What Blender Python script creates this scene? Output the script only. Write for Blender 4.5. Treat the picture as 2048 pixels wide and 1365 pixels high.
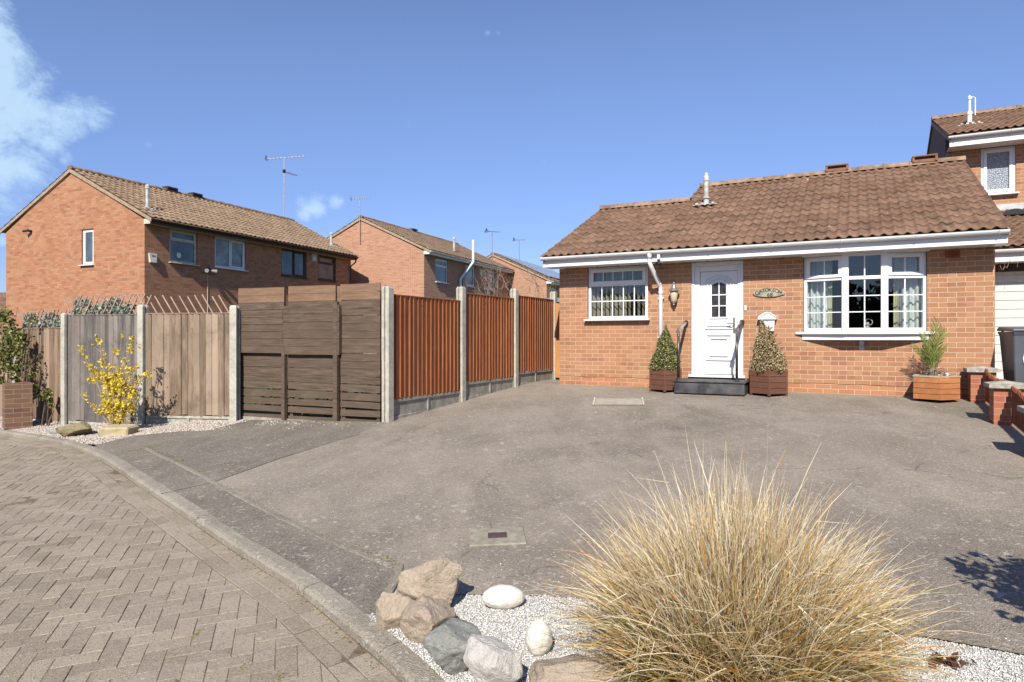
import bpy, bmesh, math, random
import numpy as np
from math import sin, cos, pi, radians as R
from mathutils import Vector, Matrix, noise as mnoise
from mathutils.geometry import delaunay_2d_cdt
for o in list(bpy.data.objects): bpy.data.objects.remove(o)
SC = bpy.context.scene
C = SC.collection
# ---------------- camera
cam = bpy.data.objects.new('camera', bpy.data.cameras.new('camera'))
C.objects.link(cam); SC.camera = cam
cam.location = (0, 0, 1.5); cam.rotation_euler = (R(90), 0, 0)
cam.data.lens = 36 * 1330 / 2048; cam.data.sensor_width = 36
cam.data.shift_y = -7.5 / 2048; cam.data.clip_start = .05; cam.data.clip_end = 3000
SC.render.resolution_x = 1024; SC.render.resolution_y = 682
SC.render.engine = 'CYCLES'
# ---------------- sun, world, exposure
SUN_EL = R(40); SUN_AZ = math.atan2(-.215, -.977)      # direction towards the sun, measured from +Y to +X
to_sun = Vector((sin(SUN_AZ) * cos(SUN_EL), cos(SUN_AZ) * cos(SUN_EL), sin(SUN_EL)))
sd = bpy.data.lights.new('sun', 'SUN'); sd.energy = 5.0; sd.angle = R(.5); sd.color = (1, .935, .83)
sun = bpy.data.objects.new('sun', sd); C.objects.link(sun); sun.location = (-5, -20, 20)
sun.rotation_euler = to_sun.to_track_quat('Z', 'Y').to_euler()
SC.view_settings.view_transform = 'Standard'; SC.view_settings.look = 'None'
SC.view_settings.exposure = .6; SC.view_settings.gamma = 1

class NT:
    def __init__(s, tree): s.t = tree
    def n(s, typ, ins=None, **p):
        nd = s.t.nodes.new('ShaderNode' + typ)
        for k, v in p.items(): setattr(nd, k, v)
        for k, v in (ins or {}).items():
            so = nd.inputs[k]
            if isinstance(v, bpy.types.NodeSocket): s.t.links.new(v, so)
            else:
                if isinstance(v, tuple) and len(v) == 3 and so.type == 'RGBA': v = v + (1,)
                so.default_value = v
        return nd
    def noise(s, vec, scale, detail=3, rough=.55, dist=0):
        return s.n('TexNoise', {'Vector': vec, 'Scale': scale, 'Detail': detail, 'Roughness': rough, 'Distortion': dist}).outputs[0]
    def math(s, op, a, b=0., clamp=False): return s.n('Math', {0: a, 1: b}, operation=op, use_clamp=clamp).outputs[0]
    def mix(s, f, a, b, bt='MIX'): return s.n('Mix', {0: f, 6: a, 7: b}, data_type='RGBA', blend_type=bt).outputs[2]
    def step(s, v, lo, hi, a=0., b=1.):
        return s.n('MapRange', {'Value': v, 1: lo, 2: hi, 3: a, 4: b}, interpolation_type='SMOOTHSTEP').outputs[0]
    def ramp(s, f, stops):
        r = s.n('ValToRGB', {0: f}); e = r.color_ramp.elements
        while len(e) < len(stops): e.new(.5)
        for i, (p, c) in enumerate(stops): e[i].position = p; e[i].color = tuple(c) + (1,)
        return r.outputs[0]
    def map(s, vec, sc=(1, 1, 1), loc=(0, 0, 0)): return s.n('Mapping', {'Vector': vec, 'Scale': sc, 'Location': loc}).outputs[0]
    def bump(s, h, st=.5, d=.01, nrm=None):
        i = {'Height': h, 'Strength': st, 'Distance': d}
        if nrm is not None: i['Normal'] = nrm
        return s.n('Bump', i).outputs[0]
w = bpy.data.worlds.new('World'); SC.world = w; w.use_nodes = True
w.node_tree.nodes.clear(); W_ = NT(w.node_tree)
sky = W_.n('TexSky', sky_type='NISHITA', sun_disc=False, sun_elevation=SUN_EL, sun_rotation=SUN_AZ, altitude=100, air_density=1.0, dust_density=.25, ozone_density=1.2)
tc = W_.n('TexCoord').outputs['Generated']
dirn = W_.n('VectorMath', {0: tc}, operation='NORMALIZE').outputs[0]
zz = W_.n('SeparateXYZ', {0: dirn}).outputs[2]
tint = W_.mix(W_.step(zz, .02, .42), (.53, .60, .93), (.88, .91, 1.12))
base = W_.mix(1.0, sky.outputs[0], tint, 'MULTIPLY')
def blob(px, py, rad, amp=1.0):
    d = Vector(((px - 1024) / 1330, 1, (675 - py) / 1330)).normalized()
    dist = W_.n('VectorMath', {0: dirn, 1: tuple(d)}, operation='DISTANCE').outputs['Value']
    return W_.step(dist, rad, 0., 0., amp)
cm = None
for b in [(-60, 160, .12, 1.0), (0, 190, .10, 1.), (55, 235, .075, .9), (125, 240, .062, .82), (195, 238, .045, .7), (-25, 70, .075, .9), (105, 285, .042, .8), (135, 315, .026, .7), (-120, 250, .18, 1),
          (296, 292, .018, .6), (630, 412, .045, .74), (668, 405, .035, .62), (612, 428, .03, .6), (975, 68, .012, .42), (995, 65, .01, .4), (5, 480, .03, .6), (1110, 530, .03, .5), (-420, 120, .25, 1), (-900, 300, .3, 1)]:
    v = blob(*b); cm = v if cm is None else W_.math('MAXIMUM', cm, v)
cn = W_.noise(W_.map(dirn, (1, 1, 1.5)), 11, 12, .68, .35)
cmask = W_.step(W_.math('ADD', cm, W_.math('MULTIPLY', W_.math('SUBTRACT', cn, .5), 2.2)), .35, .95, 0, .9)
colc = W_.mix(cmask, base, (4.0, 5.5, 7.1))
bg = W_.n('Background', {0: colc, 1: .094})
wo = W_.n('OutputWorld'); w.node_tree.links.new(bg.outputs[0], wo.inputs[0])

# ---------------- material makers
ALB = .84
def dim(T, col): return tuple(x * ALB for x in col[:3]) + (1,) if isinstance(col, tuple) else T.mix(1.0, col, (ALB, ALB, ALB), 'MULTIPLY')
def newmat(name):
    m = bpy.data.materials.new(name); m.use_nodes = True; m.node_tree.nodes.clear(); return m, NT(m.node_tree)
def finish(m, T, col, rough=.8, nrm=None, spec=.3, **kw):
    i = {'Base Color': dim(T, col), 'Roughness': rough, 'Specular IOR Level': spec}
    if nrm is not None: i['Normal'] = nrm
    for k, v in kw.items(): i[k.replace('_', ' ')] = v
    b = T.n('BsdfPrincipled', i); o = T.n('OutputMaterial'); m.node_tree.links.new(b.outputs[0], o.inputs[0]); return m
def plain(name, c, rough=.6, var=.12, scale=6, bump=.15, bscale=60, spec=.3, metal=0., dirt=None):
    m, T = newmat(name); co = T.n('TexCoord').outputs['Object']
    f = T.noise(co, scale, 5, .6)
    dk = tuple(x * (1 - var * 1.6) for x in c); lt = tuple(min(1, x * (1 + var)) for x in c)
    col = T.mix(T.step(f, .3, .7), dk, lt)
    if dirt: col = T.mix(T.step(T.noise(co, scale * .7, 6, .7), .52, .75, 0, .7), col, dirt)
    nr = T.bump(T.noise(co, bscale, 3), bump, .004)
    return finish(m, T, col, rough, nr, spec, Metallic=metal)
def brickmat(name, ca, cb, mortar, dark, speckle=.0, bl=.225, bh=.075, ms=.009, band=None):
    m, T = newmat(name); uv = T.n('TexCoord').outputs['UV']; ob = T.n('TexCoord').outputs['Object']
    wv = T.n('VectorMath', {0: uv, 1: T.n('VectorMath', {0: T.n('TexNoise', {'Vector': uv, 'Scale': 9.}).outputs[1], 'Scale': .004}, operation='SCALE').outputs[0]}, operation='ADD').outputs[0]
    def bt(c1, c2, bias=0.):
        return T.n('TexBrick', {'Vector': wv, 'Color1': c1, 'Color2': c2, 'Mortar': mortar, 'Scale': 1., 'Mortar Size': ms * .5, 'Mortar Smooth': .25, 'Bias': bias, 'Brick Width': bl, 'Row Height': bh}, offset=.5)
    b1 = bt(ca, cb)
    # second per-brick random value: white noise of the brick cell
    sp = T.n('SeparateXYZ', {0: wv}); row = T.math('FLOOR', T.math('DIVIDE', sp.outputs[1], bh))
    sh = T.math('MULTIPLY', T.math('MODULO', T.math('ABSOLUTE', row), 2.), .5)
    cx = T.math('FLOOR', T.math('ADD', T.math('DIVIDE', sp.outputs[0], bl), sh))
    wn = T.n('TexWhiteNoise', {'Vector': T.n('CombineXYZ', {0: cx, 1: row}).outputs[0]}, noise_dimensions='2D').outputs[0]
    col = T.mix(T.step(wn, .72, 1., 0, .75 if not speckle else .5), b1.outputs[0], dark)
    col = T.mix(T.step(T.noise(ob, 28, 6, .7), .35, .8, 0, .35), col, tuple(x * 1.25 for x in cb))
    if speckle: col = T.mix(T.step(T.noise(ob, 14, 6, .75), .6, .75, 0, speckle), col, (.62, .45, .32))
    big = T.noise(ob, .7, 5, .6)
    col = T.mix(T.step(big, .3, .75, 0, .22), col, (.75, .55, .45), 'MULTIPLY')
    if band: col = T.mix(T.step(T.n('SeparateXYZ', {0: ob}).outputs[2], band, band - .01, 0, .75), col, (1.12, .96, .88), 'MULTIPLY')
    col = T.mix(b1.outputs[1], col, mortar)
    # pale efflorescence smears
    col = T.mix(T.step(T.noise(T.map(ob, (1, 1, 2.2)), 3.1, 8, .75), .66, .8, 0, .3), col, (.7, .6, .5))
    h = T.math('ADD', T.math('MULTIPLY', T.math('SUBTRACT', 1., b1.outputs[1]), 1.), T.math('MULTIPLY', T.noise(ob, 70, 4, .7), .5))
    return finish(m, T, col, .88, T.bump(h, .7, .006), .15)
def tilemat(name, ca, cb, lichen=.5, moss=(.07, .05, .035)):
    m, T = newmat(name); uv = T.n('TexCoord').outputs['UV']; ob = T.n('TexCoord').outputs['Object']
    sp = T.n('SeparateXYZ', {0: uv})
    wn = T.n('TexWhiteNoise', {'Vector': T.n('CombineXYZ', {0: T.math('FLOOR', T.math('MULTIPLY', sp.outputs[0], .5)), 1: T.math('FLOOR', sp.outputs[1])}).outputs[0]}, noise_dimensions='2D').outputs[0]
    col = T.mix(wn, ca, cb)
    col = T.mix(T.step(T.noise(ob, 22, 6, .75), .45, .75, 0, .55), col, tuple(x * 1.45 for x in cb))
    fr = T.math('FRACT', sp.outputs[1])
    col = T.mix(T.math('MULTIPLY', T.step(T.noise(ob, 3.2, 6, .7), .42, .7), .6), col, moss)
    col = T.mix(T.math('MULTIPLY', T.step(T.noise(ob, 26, 5, .8), .5, .66), T.step(T.noise(ob, .9, 3), .45, .6, .15, .75)), col, moss)
    lm = T.math('MULTIPLY', T.step(T.noise(T.map(ob, (1, 1.6, 1)), 9, 3, .6), .71, .75), lichen)
    col = T.mix(lm, col, (.75, .7, .6))
    lm2 = T.math('MULTIPLY', T.step(T.noise(ob, 33, 2, .5), .76, .8), lichen * .9)
    col = T.mix(lm2, col, (.7, .62, .5))
    return finish(m, T, col, .9, T.bump(T.noise(ob, 60, 5, .7), .5, .006), .12)
STAINS = [(1.6, 11.3, 1.5, (.36, .31, .25), .55), (-.2, 9.6, 1.9, (.31, .265, .215), .5), (3.2, 9.9, .7, (.36, .33, .27), .55), (6.1, 8.9, .9, (.12, .11, .06), .7), (5.0, 9.6, .9, (.15, .125, .10), .6), (2.2, 8.2, .55, (.13, .11, .09), .5), (4.2, 7.0, .8, (.16, .135, .11), .45),
          (-.9, 4.6, .5, (.13, .105, .085), .5), (1.2, 4.4, .8, (.16, .13, .11), .5), (.3, 5.6, .35, (.13, .11, .09), .4), (-1.5, 6.6, .6, (.30, .25, .2), .4), (2.6, 4.4, .9, (.17, .145, .12), .5), (-1.4, 8.7, .35, (.13, .12, .06), .5)]
def asphaltmat(name, c, brown, spots=.5, seed=0., wear=.5, stains=False):
    m, T = newmat(name); ob = T.map(T.n('TexCoord').outputs['Object'], (1, 1, 1), (seed, seed, 0))
    v = T.n('TexVoronoi', {'Vector': ob, 'Scale': 130.}); v2 = T.n('TexVoronoi', {'Vector': ob, 'Scale': 55.})
    big = T.noise(ob, .55, 6, .6, .4); mid = T.noise(ob, 3.5, 7, .7)
    stk = T.noise(T.map(ob, (1.6, .5, 1)), 1.1, 6, .62, .6)
    col = T.mix(T.step(big, .3, .7), c, brown)
    col = T.mix(T.step(stk, .35, .68, 0, .8), col, tuple(x * (1 + wear) for x in brown))
    col = T.mix(T.step(mid, .38, .72, 0, .38), col, tuple(x * .76 for x in c))
    if stains:      # tyre worn tracks, oil, dirt and moss, each where it lies on the drive
        rt = T.n('Mapping', {'Vector': ob, 'Rotation': (0, 0, -.60)}).outputs[0]
        tr = T.noise(T.map(rt, (.22, 1.0, 1)), .9, 5, .55, .5)
        col = T.mix(T.step(tr, .40, .68, 0, .55), col, tuple(x * 1.18 for x in brown)); col = T.mix(T.step(tr, .5, .3, 0, .35), col, tuple(x * .74 for x in c))
        for (px, py, r, cc, am) in STAINS:
            dd = T.n('VectorMath', {0: ob, 1: (px, py, .4)}, operation='DISTANCE').outputs['Value']
            wob = T.math('ADD', dd, T.math('MULTIPLY', T.math('SUBTRACT', T.noise(ob, 2.2, 6, .7), .5), r * 1.5)); col = T.mix(T.step(wob, r * 1.15, r * .0, 0, am * .8), col, cc)
        vc = T.n('TexVoronoi', {'Vector': T.n('VectorMath', {0: ob, 1: T.n('VectorMath', {0: T.n('TexNoise', {'Vector': ob, 'Scale': 1.6, 'Detail': 5.}).outputs[1], 'Scale': .8}, operation='SCALE').outputs[0]}, operation='ADD').outputs[0], 'Scale': .42}, feature='DISTANCE_TO_EDGE').outputs[0]
        ck = T.math('MULTIPLY', T.step(vc, .006, .001), T.step(T.noise(ob, .8, 2), .5, .56)); col = T.mix(T.math('MULTIPLY', ck, .55), col, tuple(x * .35 for x in c))
    g = T.n('SeparateXYZ', {0: v.outputs['Color']}).outputs[0]
    col = T.mix(T.step(g, .55, 1., 0, .42), col, (.44, .39, .33))
    col = T.mix(T.step(g, .3, 0., 0, .5), col, tuple(x * .5 for x in c))
    g2 = T.n('SeparateXYZ', {0: v2.outputs['Color']}).outputs[1]
    col = T.mix(T.math('MULTIPLY', T.step(g2, .93, .97), .55), col, (.5, .47, .42))
    l1 = T.noise(T.map(ob, (1, .8, 1), (7, 3, 0)), 12, 4, .55); l2 = T.noise(ob, 1.3, 3)
    lm = T.math('MULTIPLY', T.math('MULTIPLY', T.step(l1, .62, .68), T.step(l2, .42, .6)), spots)
    col = T.mix(lm, col, (.44, .41, .36))
    h = T.math('ADD', T.math('MULTIPLY', v.outputs['Distance'], 1.3), T.math('MULTIPLY', T.noise(ob, 30, 4), .7))
    return finish(m, T, col, .92, T.bump(h, .8, .006), .2)
def woodmat(name, ca, cb, cc, ax=2, tone=.6, rough=.85, knots=True, stain=None):
    m, T = newmat(name); ob = T.n('TexCoord').outputs['Object']; ri = T.n('NewGeometry').outputs['Random Per Island']
    off = T.n('VectorMath', {0: ob, 1: T.n('CombineXYZ', {0: T.math('MULTIPLY', ri, 37.), 1: T.math('MULTIPLY', ri, 91.), 2: T.math('MULTIPLY', ri, 17.)}).outputs[0]}, operation='ADD').outputs[0]
    sc = [26, 26, 26]; sc[ax] = 1.6
    gr = T.noise(T.map(off, tuple(sc)), 1.6, 6, .65, .5)
    col = T.mix(T.step(gr, .3, .7), ca, cb)
    col = T.mix(T.math('MULTIPLY', T.step(ri, .0, 1.), tone), col, cc)
    sc2 = [3, 3, 3]; sc2[ax] = .8
    if tone >= .8: tv = T.math('ADD', .62, T.math('MULTIPLY', T.n('TexWhiteNoise', {'W': ri}, noise_dimensions='1D').outputs[0], .62)); col = T.mix(1.0, col, T.n('CombineXYZ', {0: tv, 1: tv, 2: tv}).outputs[0], 'MULTIPLY')
    col = T.mix(T.step(T.noise(T.map(off, tuple(sc2)), 2., 5, .65), .45, .8, 0, .5), col, tuple(x * 1.5 for x in cb))
    if knots:
        sk = [1, 1, 1]; sk[ax] = .55
        vo = T.n('TexVoronoi', {'Vector': T.map(off, tuple(sk)), 'Scale': 4.5}).outputs['Distance']
        col = T.mix(T.step(vo, .07, .02, 0, .7), col, tuple(x * .35 for x in ca))
    if stain: col = T.mix(T.step(T.noise(ob, 2.1, 6, .7), .5, .72, 0, .7), col, stain)
    return finish(m, T, col, rough, T.bump(gr, .35, .004), .2)
def leafmat(name, stops, rough=.55, trans=.25):
    m, T = newmat(name); ri = T.n('NewGeometry').outputs['Random Per Island']
    col = dim(T, T.ramp(ri, stops)); i = {'Base Color': col, 'Roughness': rough, 'Specular IOR Level': .25}
    b = T.n('BsdfPrincipled', i); t = T.n('BsdfTranslucent', {0: col}); mx = T.n('MixShader', {0: trans, 1: b.outputs[0], 2: t.outputs[0]})
    o = T.n('OutputMaterial'); m.node_tree.links.new(mx.outputs[0], o.inputs[0]); return m
def glassmat(name):
    m, T = newmat(name); fr = T.math('ADD', T.math('MULTIPLY', T.math('POWER', T.n('LayerWeight', {0: .5}).outputs['Facing'], 5.), .92), .045)
    nz = T.bump(T.noise(T.n('TexCoord').outputs['Object'], 1.5, 2), .05, .02)
    g = T.n('BsdfGlossy', {'Color': (1, 1, 1), 'Roughness': .01, 'Normal': nz}); t = T.n('BsdfTransparent', {0: (.9, .93, .92)})
    mx = T.n('MixShader', {0: fr, 1: t.outputs[0], 2: g.outputs[0]}); o = T.n('OutputMaterial'); m.node_tree.links.new(mx.outputs[0], o.inputs[0]); return m
def rockmat(name, ca, cb, cc, scale=5., speck=.3, band=None):
    m, T = newmat(name); ob = T.n('TexCoord').outputs['Object']
    col = T.mix(T.step(T.noise(ob, scale, 8, .7, .8), .35, .68), ca, cb)
    col = T.mix(T.step(T.noise(ob, scale * 2.3, 6, .7), .5, .7, 0, .8), col, cc)
    col = T.mix(T.step(T.noise(ob, 90, 3, .6), .5, .68, 0, speck), col, tuple(x * .4 for x in ca))
    if band: col = T.mix(T.step(T.n('SeparateXYZ', {0: T.n('VectorMath', {0: ob, 1: T.n('VectorMath', {0: T.n('TexNoise', {'Vector': ob, 'Scale': 5.}).outputs[1], 'Scale': .25}, operation='SCALE').outputs[0]}, operation='ADD').outputs[0]}).outputs[2], band[0], band[0] + .04), col, band[1])
    vo = T.n('TexVoronoi', {'Vector': ob, 'Scale': 22.}, feature='DISTANCE_TO_EDGE').outputs[0]
    col = T.mix(T.step(T.noise(ob, 17, 5, .7), .63, .68, 0, speck * 1.3), col, (.55, .53, .46))
    h = T.math('ADD', T.math('ADD', T.noise(ob, 26, 8, .75), T.math('MULTIPLY', T.noise(ob, 110, 3), .35)), T.math('MULTIPLY', T.step(vo, 0., .2), .05 if speck > .1 else 0.))
    return finish(m, T, col, .85, T.bump(h, 1. if speck > .1 else .25, .022), .25)

K = dict(
 brick=brickmat('orange_brick', (.36, .183, .10), (.445, .24, .135), (.54, .42, .30), (.285, .135, .085), band=.155, ms=.011),
 brick2=brickmat('mottled_red_brick', (.37, .165, .09), (.46, .245, .145), (.40, .25, .16), (.22, .075, .05), .5),
 brick3=brickmat('pale_orange_brick', (.40, .21, .135), (.47, .26, .17), (.62, .48, .36), (.33, .15, .095)),
 pbrick=brickmat('pier_brick', (.36, .13, .075), (.44, .18, .10), (.45, .33, .24), (.28, .08, .06)),
 dbrick=brickmat('purple_brown_brick', (.17, .09, .07), (.25, .155, .095), (.34, .26, .18), (.11, .065, .07)),
 tile=tilemat('brown_concrete_tiles', (.175, .103, .068), (.245, .15, .102), .9),
 tile2=tilemat('buff_brown_tiles', (.27, .185, .12), (.34, .24, .16), .25),
 ridge=plain('ridge_tile_clay', (.31, .205, .135), .9, .25, 5, .4, 70, .1, dirt=(.16, .1, .06)),
 pvc=plain('white_pvc', (.78, .78, .78), .35, .02, 3, .02, 20, .4),
 pvcg=plain('gutter_white_pvc', (.78, .78, .77), .35, .04, 3, .02, 20, .4),
 cream=plain('cream_paint', (.62, .55, .44), .6, .1),
 brownp=plain('dark_brown_paint', (.07, .035, .025), .5, .15),
 mortarb=plain('mortar_verge', (.38, .29, .2), .9, .2, 12, .5),
 conc=plain('pale_concrete', (.47, .45, .38), .9, .14, 9, .5, 90, .1, dirt=(.30, .29, .22)),
 gboard=plain('gravel_board_concrete', (.34, .32, .27), .9, .18, 7, .5, 80, .1, dirt=(.26, .24, .19)),
 kerb=asphaltmat('kerb_concrete', (.26, .23, .18), (.35, .315, .255), .5, 4., .1),
 edge=asphaltmat('edging_concrete', (.20, .178, .138), (.29, .26, .20), .5, 14., .1),
 slab=plain('coping_stone', (.42, .40, .34), .9, .2, 16, .7, 100, .1, dirt=(.2, .19, .15)),
 step=plain('dark_slate_step', (.07, .07, .075), .6, .35, 5, .3, 60, .3, dirt=(.17, .15, .13)),
 steel=plain('dark_metal', (.09, .08, .075), .35, .2, 20, .1, 90, .5, .6),
 chrome=plain('dull_silver', (.5, .49, .47), .35, .15, 20, .1, 90, .5, .8),
 brass=plain('brass', (.5, .4, .2), .3, .1, 20, .05, 90, .5, .9),
 black=plain('black_plastic', (.02, .02, .02), .4, .1),
 alarm=plain('alarm_plastic', (.66, .64, .56), .5, .08),
 pane=plain('blue_grey_pane', (.10, .13, .15), .06, .3, 1.5, .02, 3, .6),
 panel=plain('pale_net_pane', (.26, .29, .28), .12, .35, 2.2, .02, 3, .6),  # paler grey-green pane colour for windows with nets
 glass=glassmat('clear_glass'),
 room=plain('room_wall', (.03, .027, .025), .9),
 blind=plain('beige_blind_fabric', (.42, .36, .28), .8, .1),
 curtain=plain('white_curtain_cloth', (.68, .70, .70), .9, .08),
 lining=plain('cream_curtain_lining', (.55, .5, .33), .9, .05),
 owood=woodmat('orange_brown_stained_boards', (.23, .08, .034), (.34, .13, .055), (.28, .095, .042), 2, .35),
 gwood=woodmat('grey_weathered_boards', (.09, .08, .075), (.21, .19, .18), (.26, .22, .19), 2, .8, stain=(.07, .065, .06)),
 bwood=woodmat('brown_weathered_boards', (.16, .11, .075), (.33, .25, .18), (.38, .295, .215), 2, .8, stain=(.14, .10, .07)),
 b2wood=woodmat('red_brown_faded_boards', (.15, .095, .062), (.28, .19, .13), (.33, .24, .17), 2, .8),
 dwood=woodmat('dark_brown_boards', (.06, .042, .03), (.155, .113, .083), (.105, .075, .055), 0, .7),
 d2wood=woodmat('faded_brown_boards', (.15, .09, .055), (.27, .17, .11), (.20, .125, .08), 0, .6),
 pwood=woodmat('brown_planter_boards', (.115, .05, .032), (.16, .075, .05), (.13, .06, .038), 0, .4, knots=False),
 cedar=woodmat('cedar_planter_boards', (.42, .17, .07), (.5, .22, .09), (.36, .13, .05), 0, .6),
 gate=woodmat('tan_gate_boards', (.45, .2, .075), (.52, .25, .1), (.46, .21, .08), 2, .3),
 pick=woodmat('red_brown_pickets', (.20, .07, .035), (.30, .11, .055), (.24, .08, .04), 2, .5),
 lath=woodmat('grey_trellis_lath', (.30, .2, .16), (.42, .31, .25), (.36, .25, .2), 2, .5, knots=False),
 rimw=woodmat('pale_planter_rim', (.42, .34, .25), (.5, .42, .32), (.4, .3, .2), 0, .4, knots=False),
 soil=plain('potting_soil', (.05, .035, .025), .95, .3, 20, .8),
 bark=plain('bark', (.16, .11, .075), .9, .3, 20, .8),
 twig=plain('pale_twigs', (.36, .27, .18), .9, .2, 10),
 asphalt=asphaltmat('driveway_asphalt', (.20, .17, .137), (.30, .257, .207), .9, 0., .34, True),
 tarmac=asphaltmat('dark_tarmac', (.145, .127, .105), (.215, .188, .152), .6, 9., .3),
 patch=plain('pale_lid_concrete', (.30, .275, .215), .9, .15, 14, .6, 100, .1, dirt=(.24, .21, .15)),
 bin=plain('grey_bin_plastic', (.10, .11, .125), .45, .1, 3, .05),
 binb=plain('brown_bin_plastic', (.12, .05, .03), .4, .3, 3, .05, dirt=(.28, .1, .05)),
 lead=plain('lead_flashing', (.52, .52, .51), .5, .15, 8, .3),
 solar=plain('solar_cell_glare', (.30, .33, .37), .22, .1, 5, 0, 5, .6),  # pale sky glare put into the cell colour
 hull=plain('grey_shed_metal', (.30, .33, .35), .3, .1, 3, .02, 10, .5, .3),
)

# ---------------- mesh builder and scene helpers
class MB:
    def __init__(s): s.v = []; s.f = []; s.ch = []
    def add(s, vs, fs):
        o = len(s.v); s.ch.append((o, len(s.f))); s.v += [tuple(v) for v in vs]; s.f += [tuple(i + o for i in f) for f in fs]; return s
    def box(s, x0, x1, y0, y1, z0, z1, M=None):
        v = [Vector(p) for p in ((x0, y0, z0), (x1, y0, z0), (x1, y1, z0), (x0, y1, z0), (x0, y0, z1), (x1, y0, z1), (x1, y1, z1), (x0, y1, z1))]
        if M is not None: v = [M @ p for p in v]
        return s.add(v, [(0, 3, 2, 1), (4, 5, 6, 7), (0, 1, 5, 4), (1, 2, 6, 5), (2, 3, 7, 6), (3, 0, 4, 7)])
    def prism(s, poly, z0, z1, M=None):
        n = len(poly); v = [Vector((x, y, z0)) for x, y in poly] + [Vector((x, y, z1)) for x, y in poly]
        if M is not None: v = [M @ p for p in v]
        return s.add(v, [tuple(range(n))[::-1], tuple(range(n, 2 * n))] + [(i, (i + 1) % n, n + (i + 1) % n, n + i) for i in range(n)])
    def each(s, name, m, parent=None, bevel=0, per=1):
        out = []
        for i in range(0, len(s.ch), per):
            a = s.ch[i]; b = s.ch[i + per] if i + per < len(s.ch) else (len(s.v), len(s.f)); q = MB(); q.v = s.v[a[0]:b[0]]; q.f = [tuple(k - a[0] for k in f) for f in s.f[a[1]:b[1]]]; out.append(q.build(name, m, parent, bevel))
        return out
    def tube(s, pts, r, seg=8, cap=True):
        pts = [Vector(p) for p in pts]; rs = r if isinstance(r, (list, tuple)) else [r] * len(pts)
        vs = []; fs = []; prev = None
        for i, p in enumerate(pts):
            d = (pts[min(i + 1, len(pts) - 1)] - pts[max(i - 1, 0)]).normalized()
            a = prev if prev is not None else (Vector((0, 0, 1)) if abs(d.z) < .9 else Vector((1, 0, 0)))
            e = a - d * a.dot(d); e = e.normalized() if e.length > 1e-6 else d.orthogonal().normalized(); prev = e; q = d.cross(e)
            vs += [p + (e * cos(2 * pi * k / seg) + q * sin(2 * pi * k / seg)) * rs[i] for k in range(seg)]
        for i in range(len(pts) - 1):
            fs += [(i * seg + k, i * seg + (k + 1) % seg, (i + 1) * seg + (k + 1) % seg, (i + 1) * seg + k) for k in range(seg)]
        if cap: fs += [tuple(range(seg))[::-1], tuple(range((len(pts) - 1) * seg, len(pts) * seg))]
        return s.add(vs, fs)
    def lathe(s, prof, seg=16, o=(0, 0, 0)):
        return s.tube([(o[0], o[1], o[2] + z) for r, z in prof], [max(r, .0005) for r, z in prof], seg)
    def quad(s, a, b, c, d): return s.add([a, b, c, d], [(0, 1, 2, 3)])
    def build(s, name, m, parent=None, bevel=0, smooth=False, uvs=None):
        me = bpy.data.meshes.new(name); me.from_pydata(s.v, [], s.f)
        if bevel:
            bm = bmesh.new(); bm.from_mesh(me)
            es = [e for e in bm.edges if len(e.link_faces) == 2 and e.calc_face_angle(0) > .5]
            bmesh.ops.bevel(bm, geom=es, offset=bevel, segments=1, affect='EDGES', clamp_overlap=True)
            bm.to_mesh(me); bm.free()
        l = me.uv_layers.new(name='UVMap')
        if uvs is not None: l.data.foreach_set('uv', np.asarray(uvs, dtype=np.float32).ravel())
        else:
            nv = np.empty(len(me.vertices) * 3); me.vertices.foreach_get('co', nv); nv = nv.reshape(-1, 3)
            fn = np.empty(len(me.polygons) * 3); me.polygons.foreach_get('normal', fn); fn = np.abs(fn.reshape(-1, 3))
            lt = np.empty(len(me.polygons), dtype=np.int64); me.polygons.foreach_get('loop_total', lt)
            vi = np.empty(len(me.loops), dtype=np.int64); me.loops.foreach_get('vertex_index', vi)
            ln = np.repeat(fn, lt, axis=0); p = nv[vi]; uv = np.empty((len(vi), 2))
            ax = ln.argmax(1)
            uv[:, 0] = np.where(ax == 0, p[:, 1], p[:, 0]); uv[:, 1] = np.where(ax == 2, p[:, 1], p[:, 2])
            l.data.foreach_set('uv', uv.astype(np.float32).ravel())
        if smooth: me.polygons.foreach_set('use_smooth', [True] * len(me.polygons))
        me.materials.append(m)
        o = bpy.data.objects.new(name, me); C.objects.link(o)
        if parent is not None: o.parent = parent
        return o
def tag(o, label=None, cat=None, group=None, kind=None):
    if label: o['label'] = label
    if cat: o['category'] = cat
    if group: o['group'] = group
    if kind: o['kind'] = kind
    return o
def thing(name, label, cat, loc=(0, 0, 0), rz=0, group=None):
    o = bpy.data.objects.new(name, None); C.objects.link(o); o.location = loc; o.rotation_euler = (0, 0, rz)
    o.empty_display_size = .1
    return tag(o, label, cat, group)
def struct(mb, name, m, **k): return tag(mb.build(name, m, **k), kind='structure')
def bxo(name, m, parent, *a, bevel=0): return MB().box(*a).build(name, m, parent, bevel)

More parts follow.
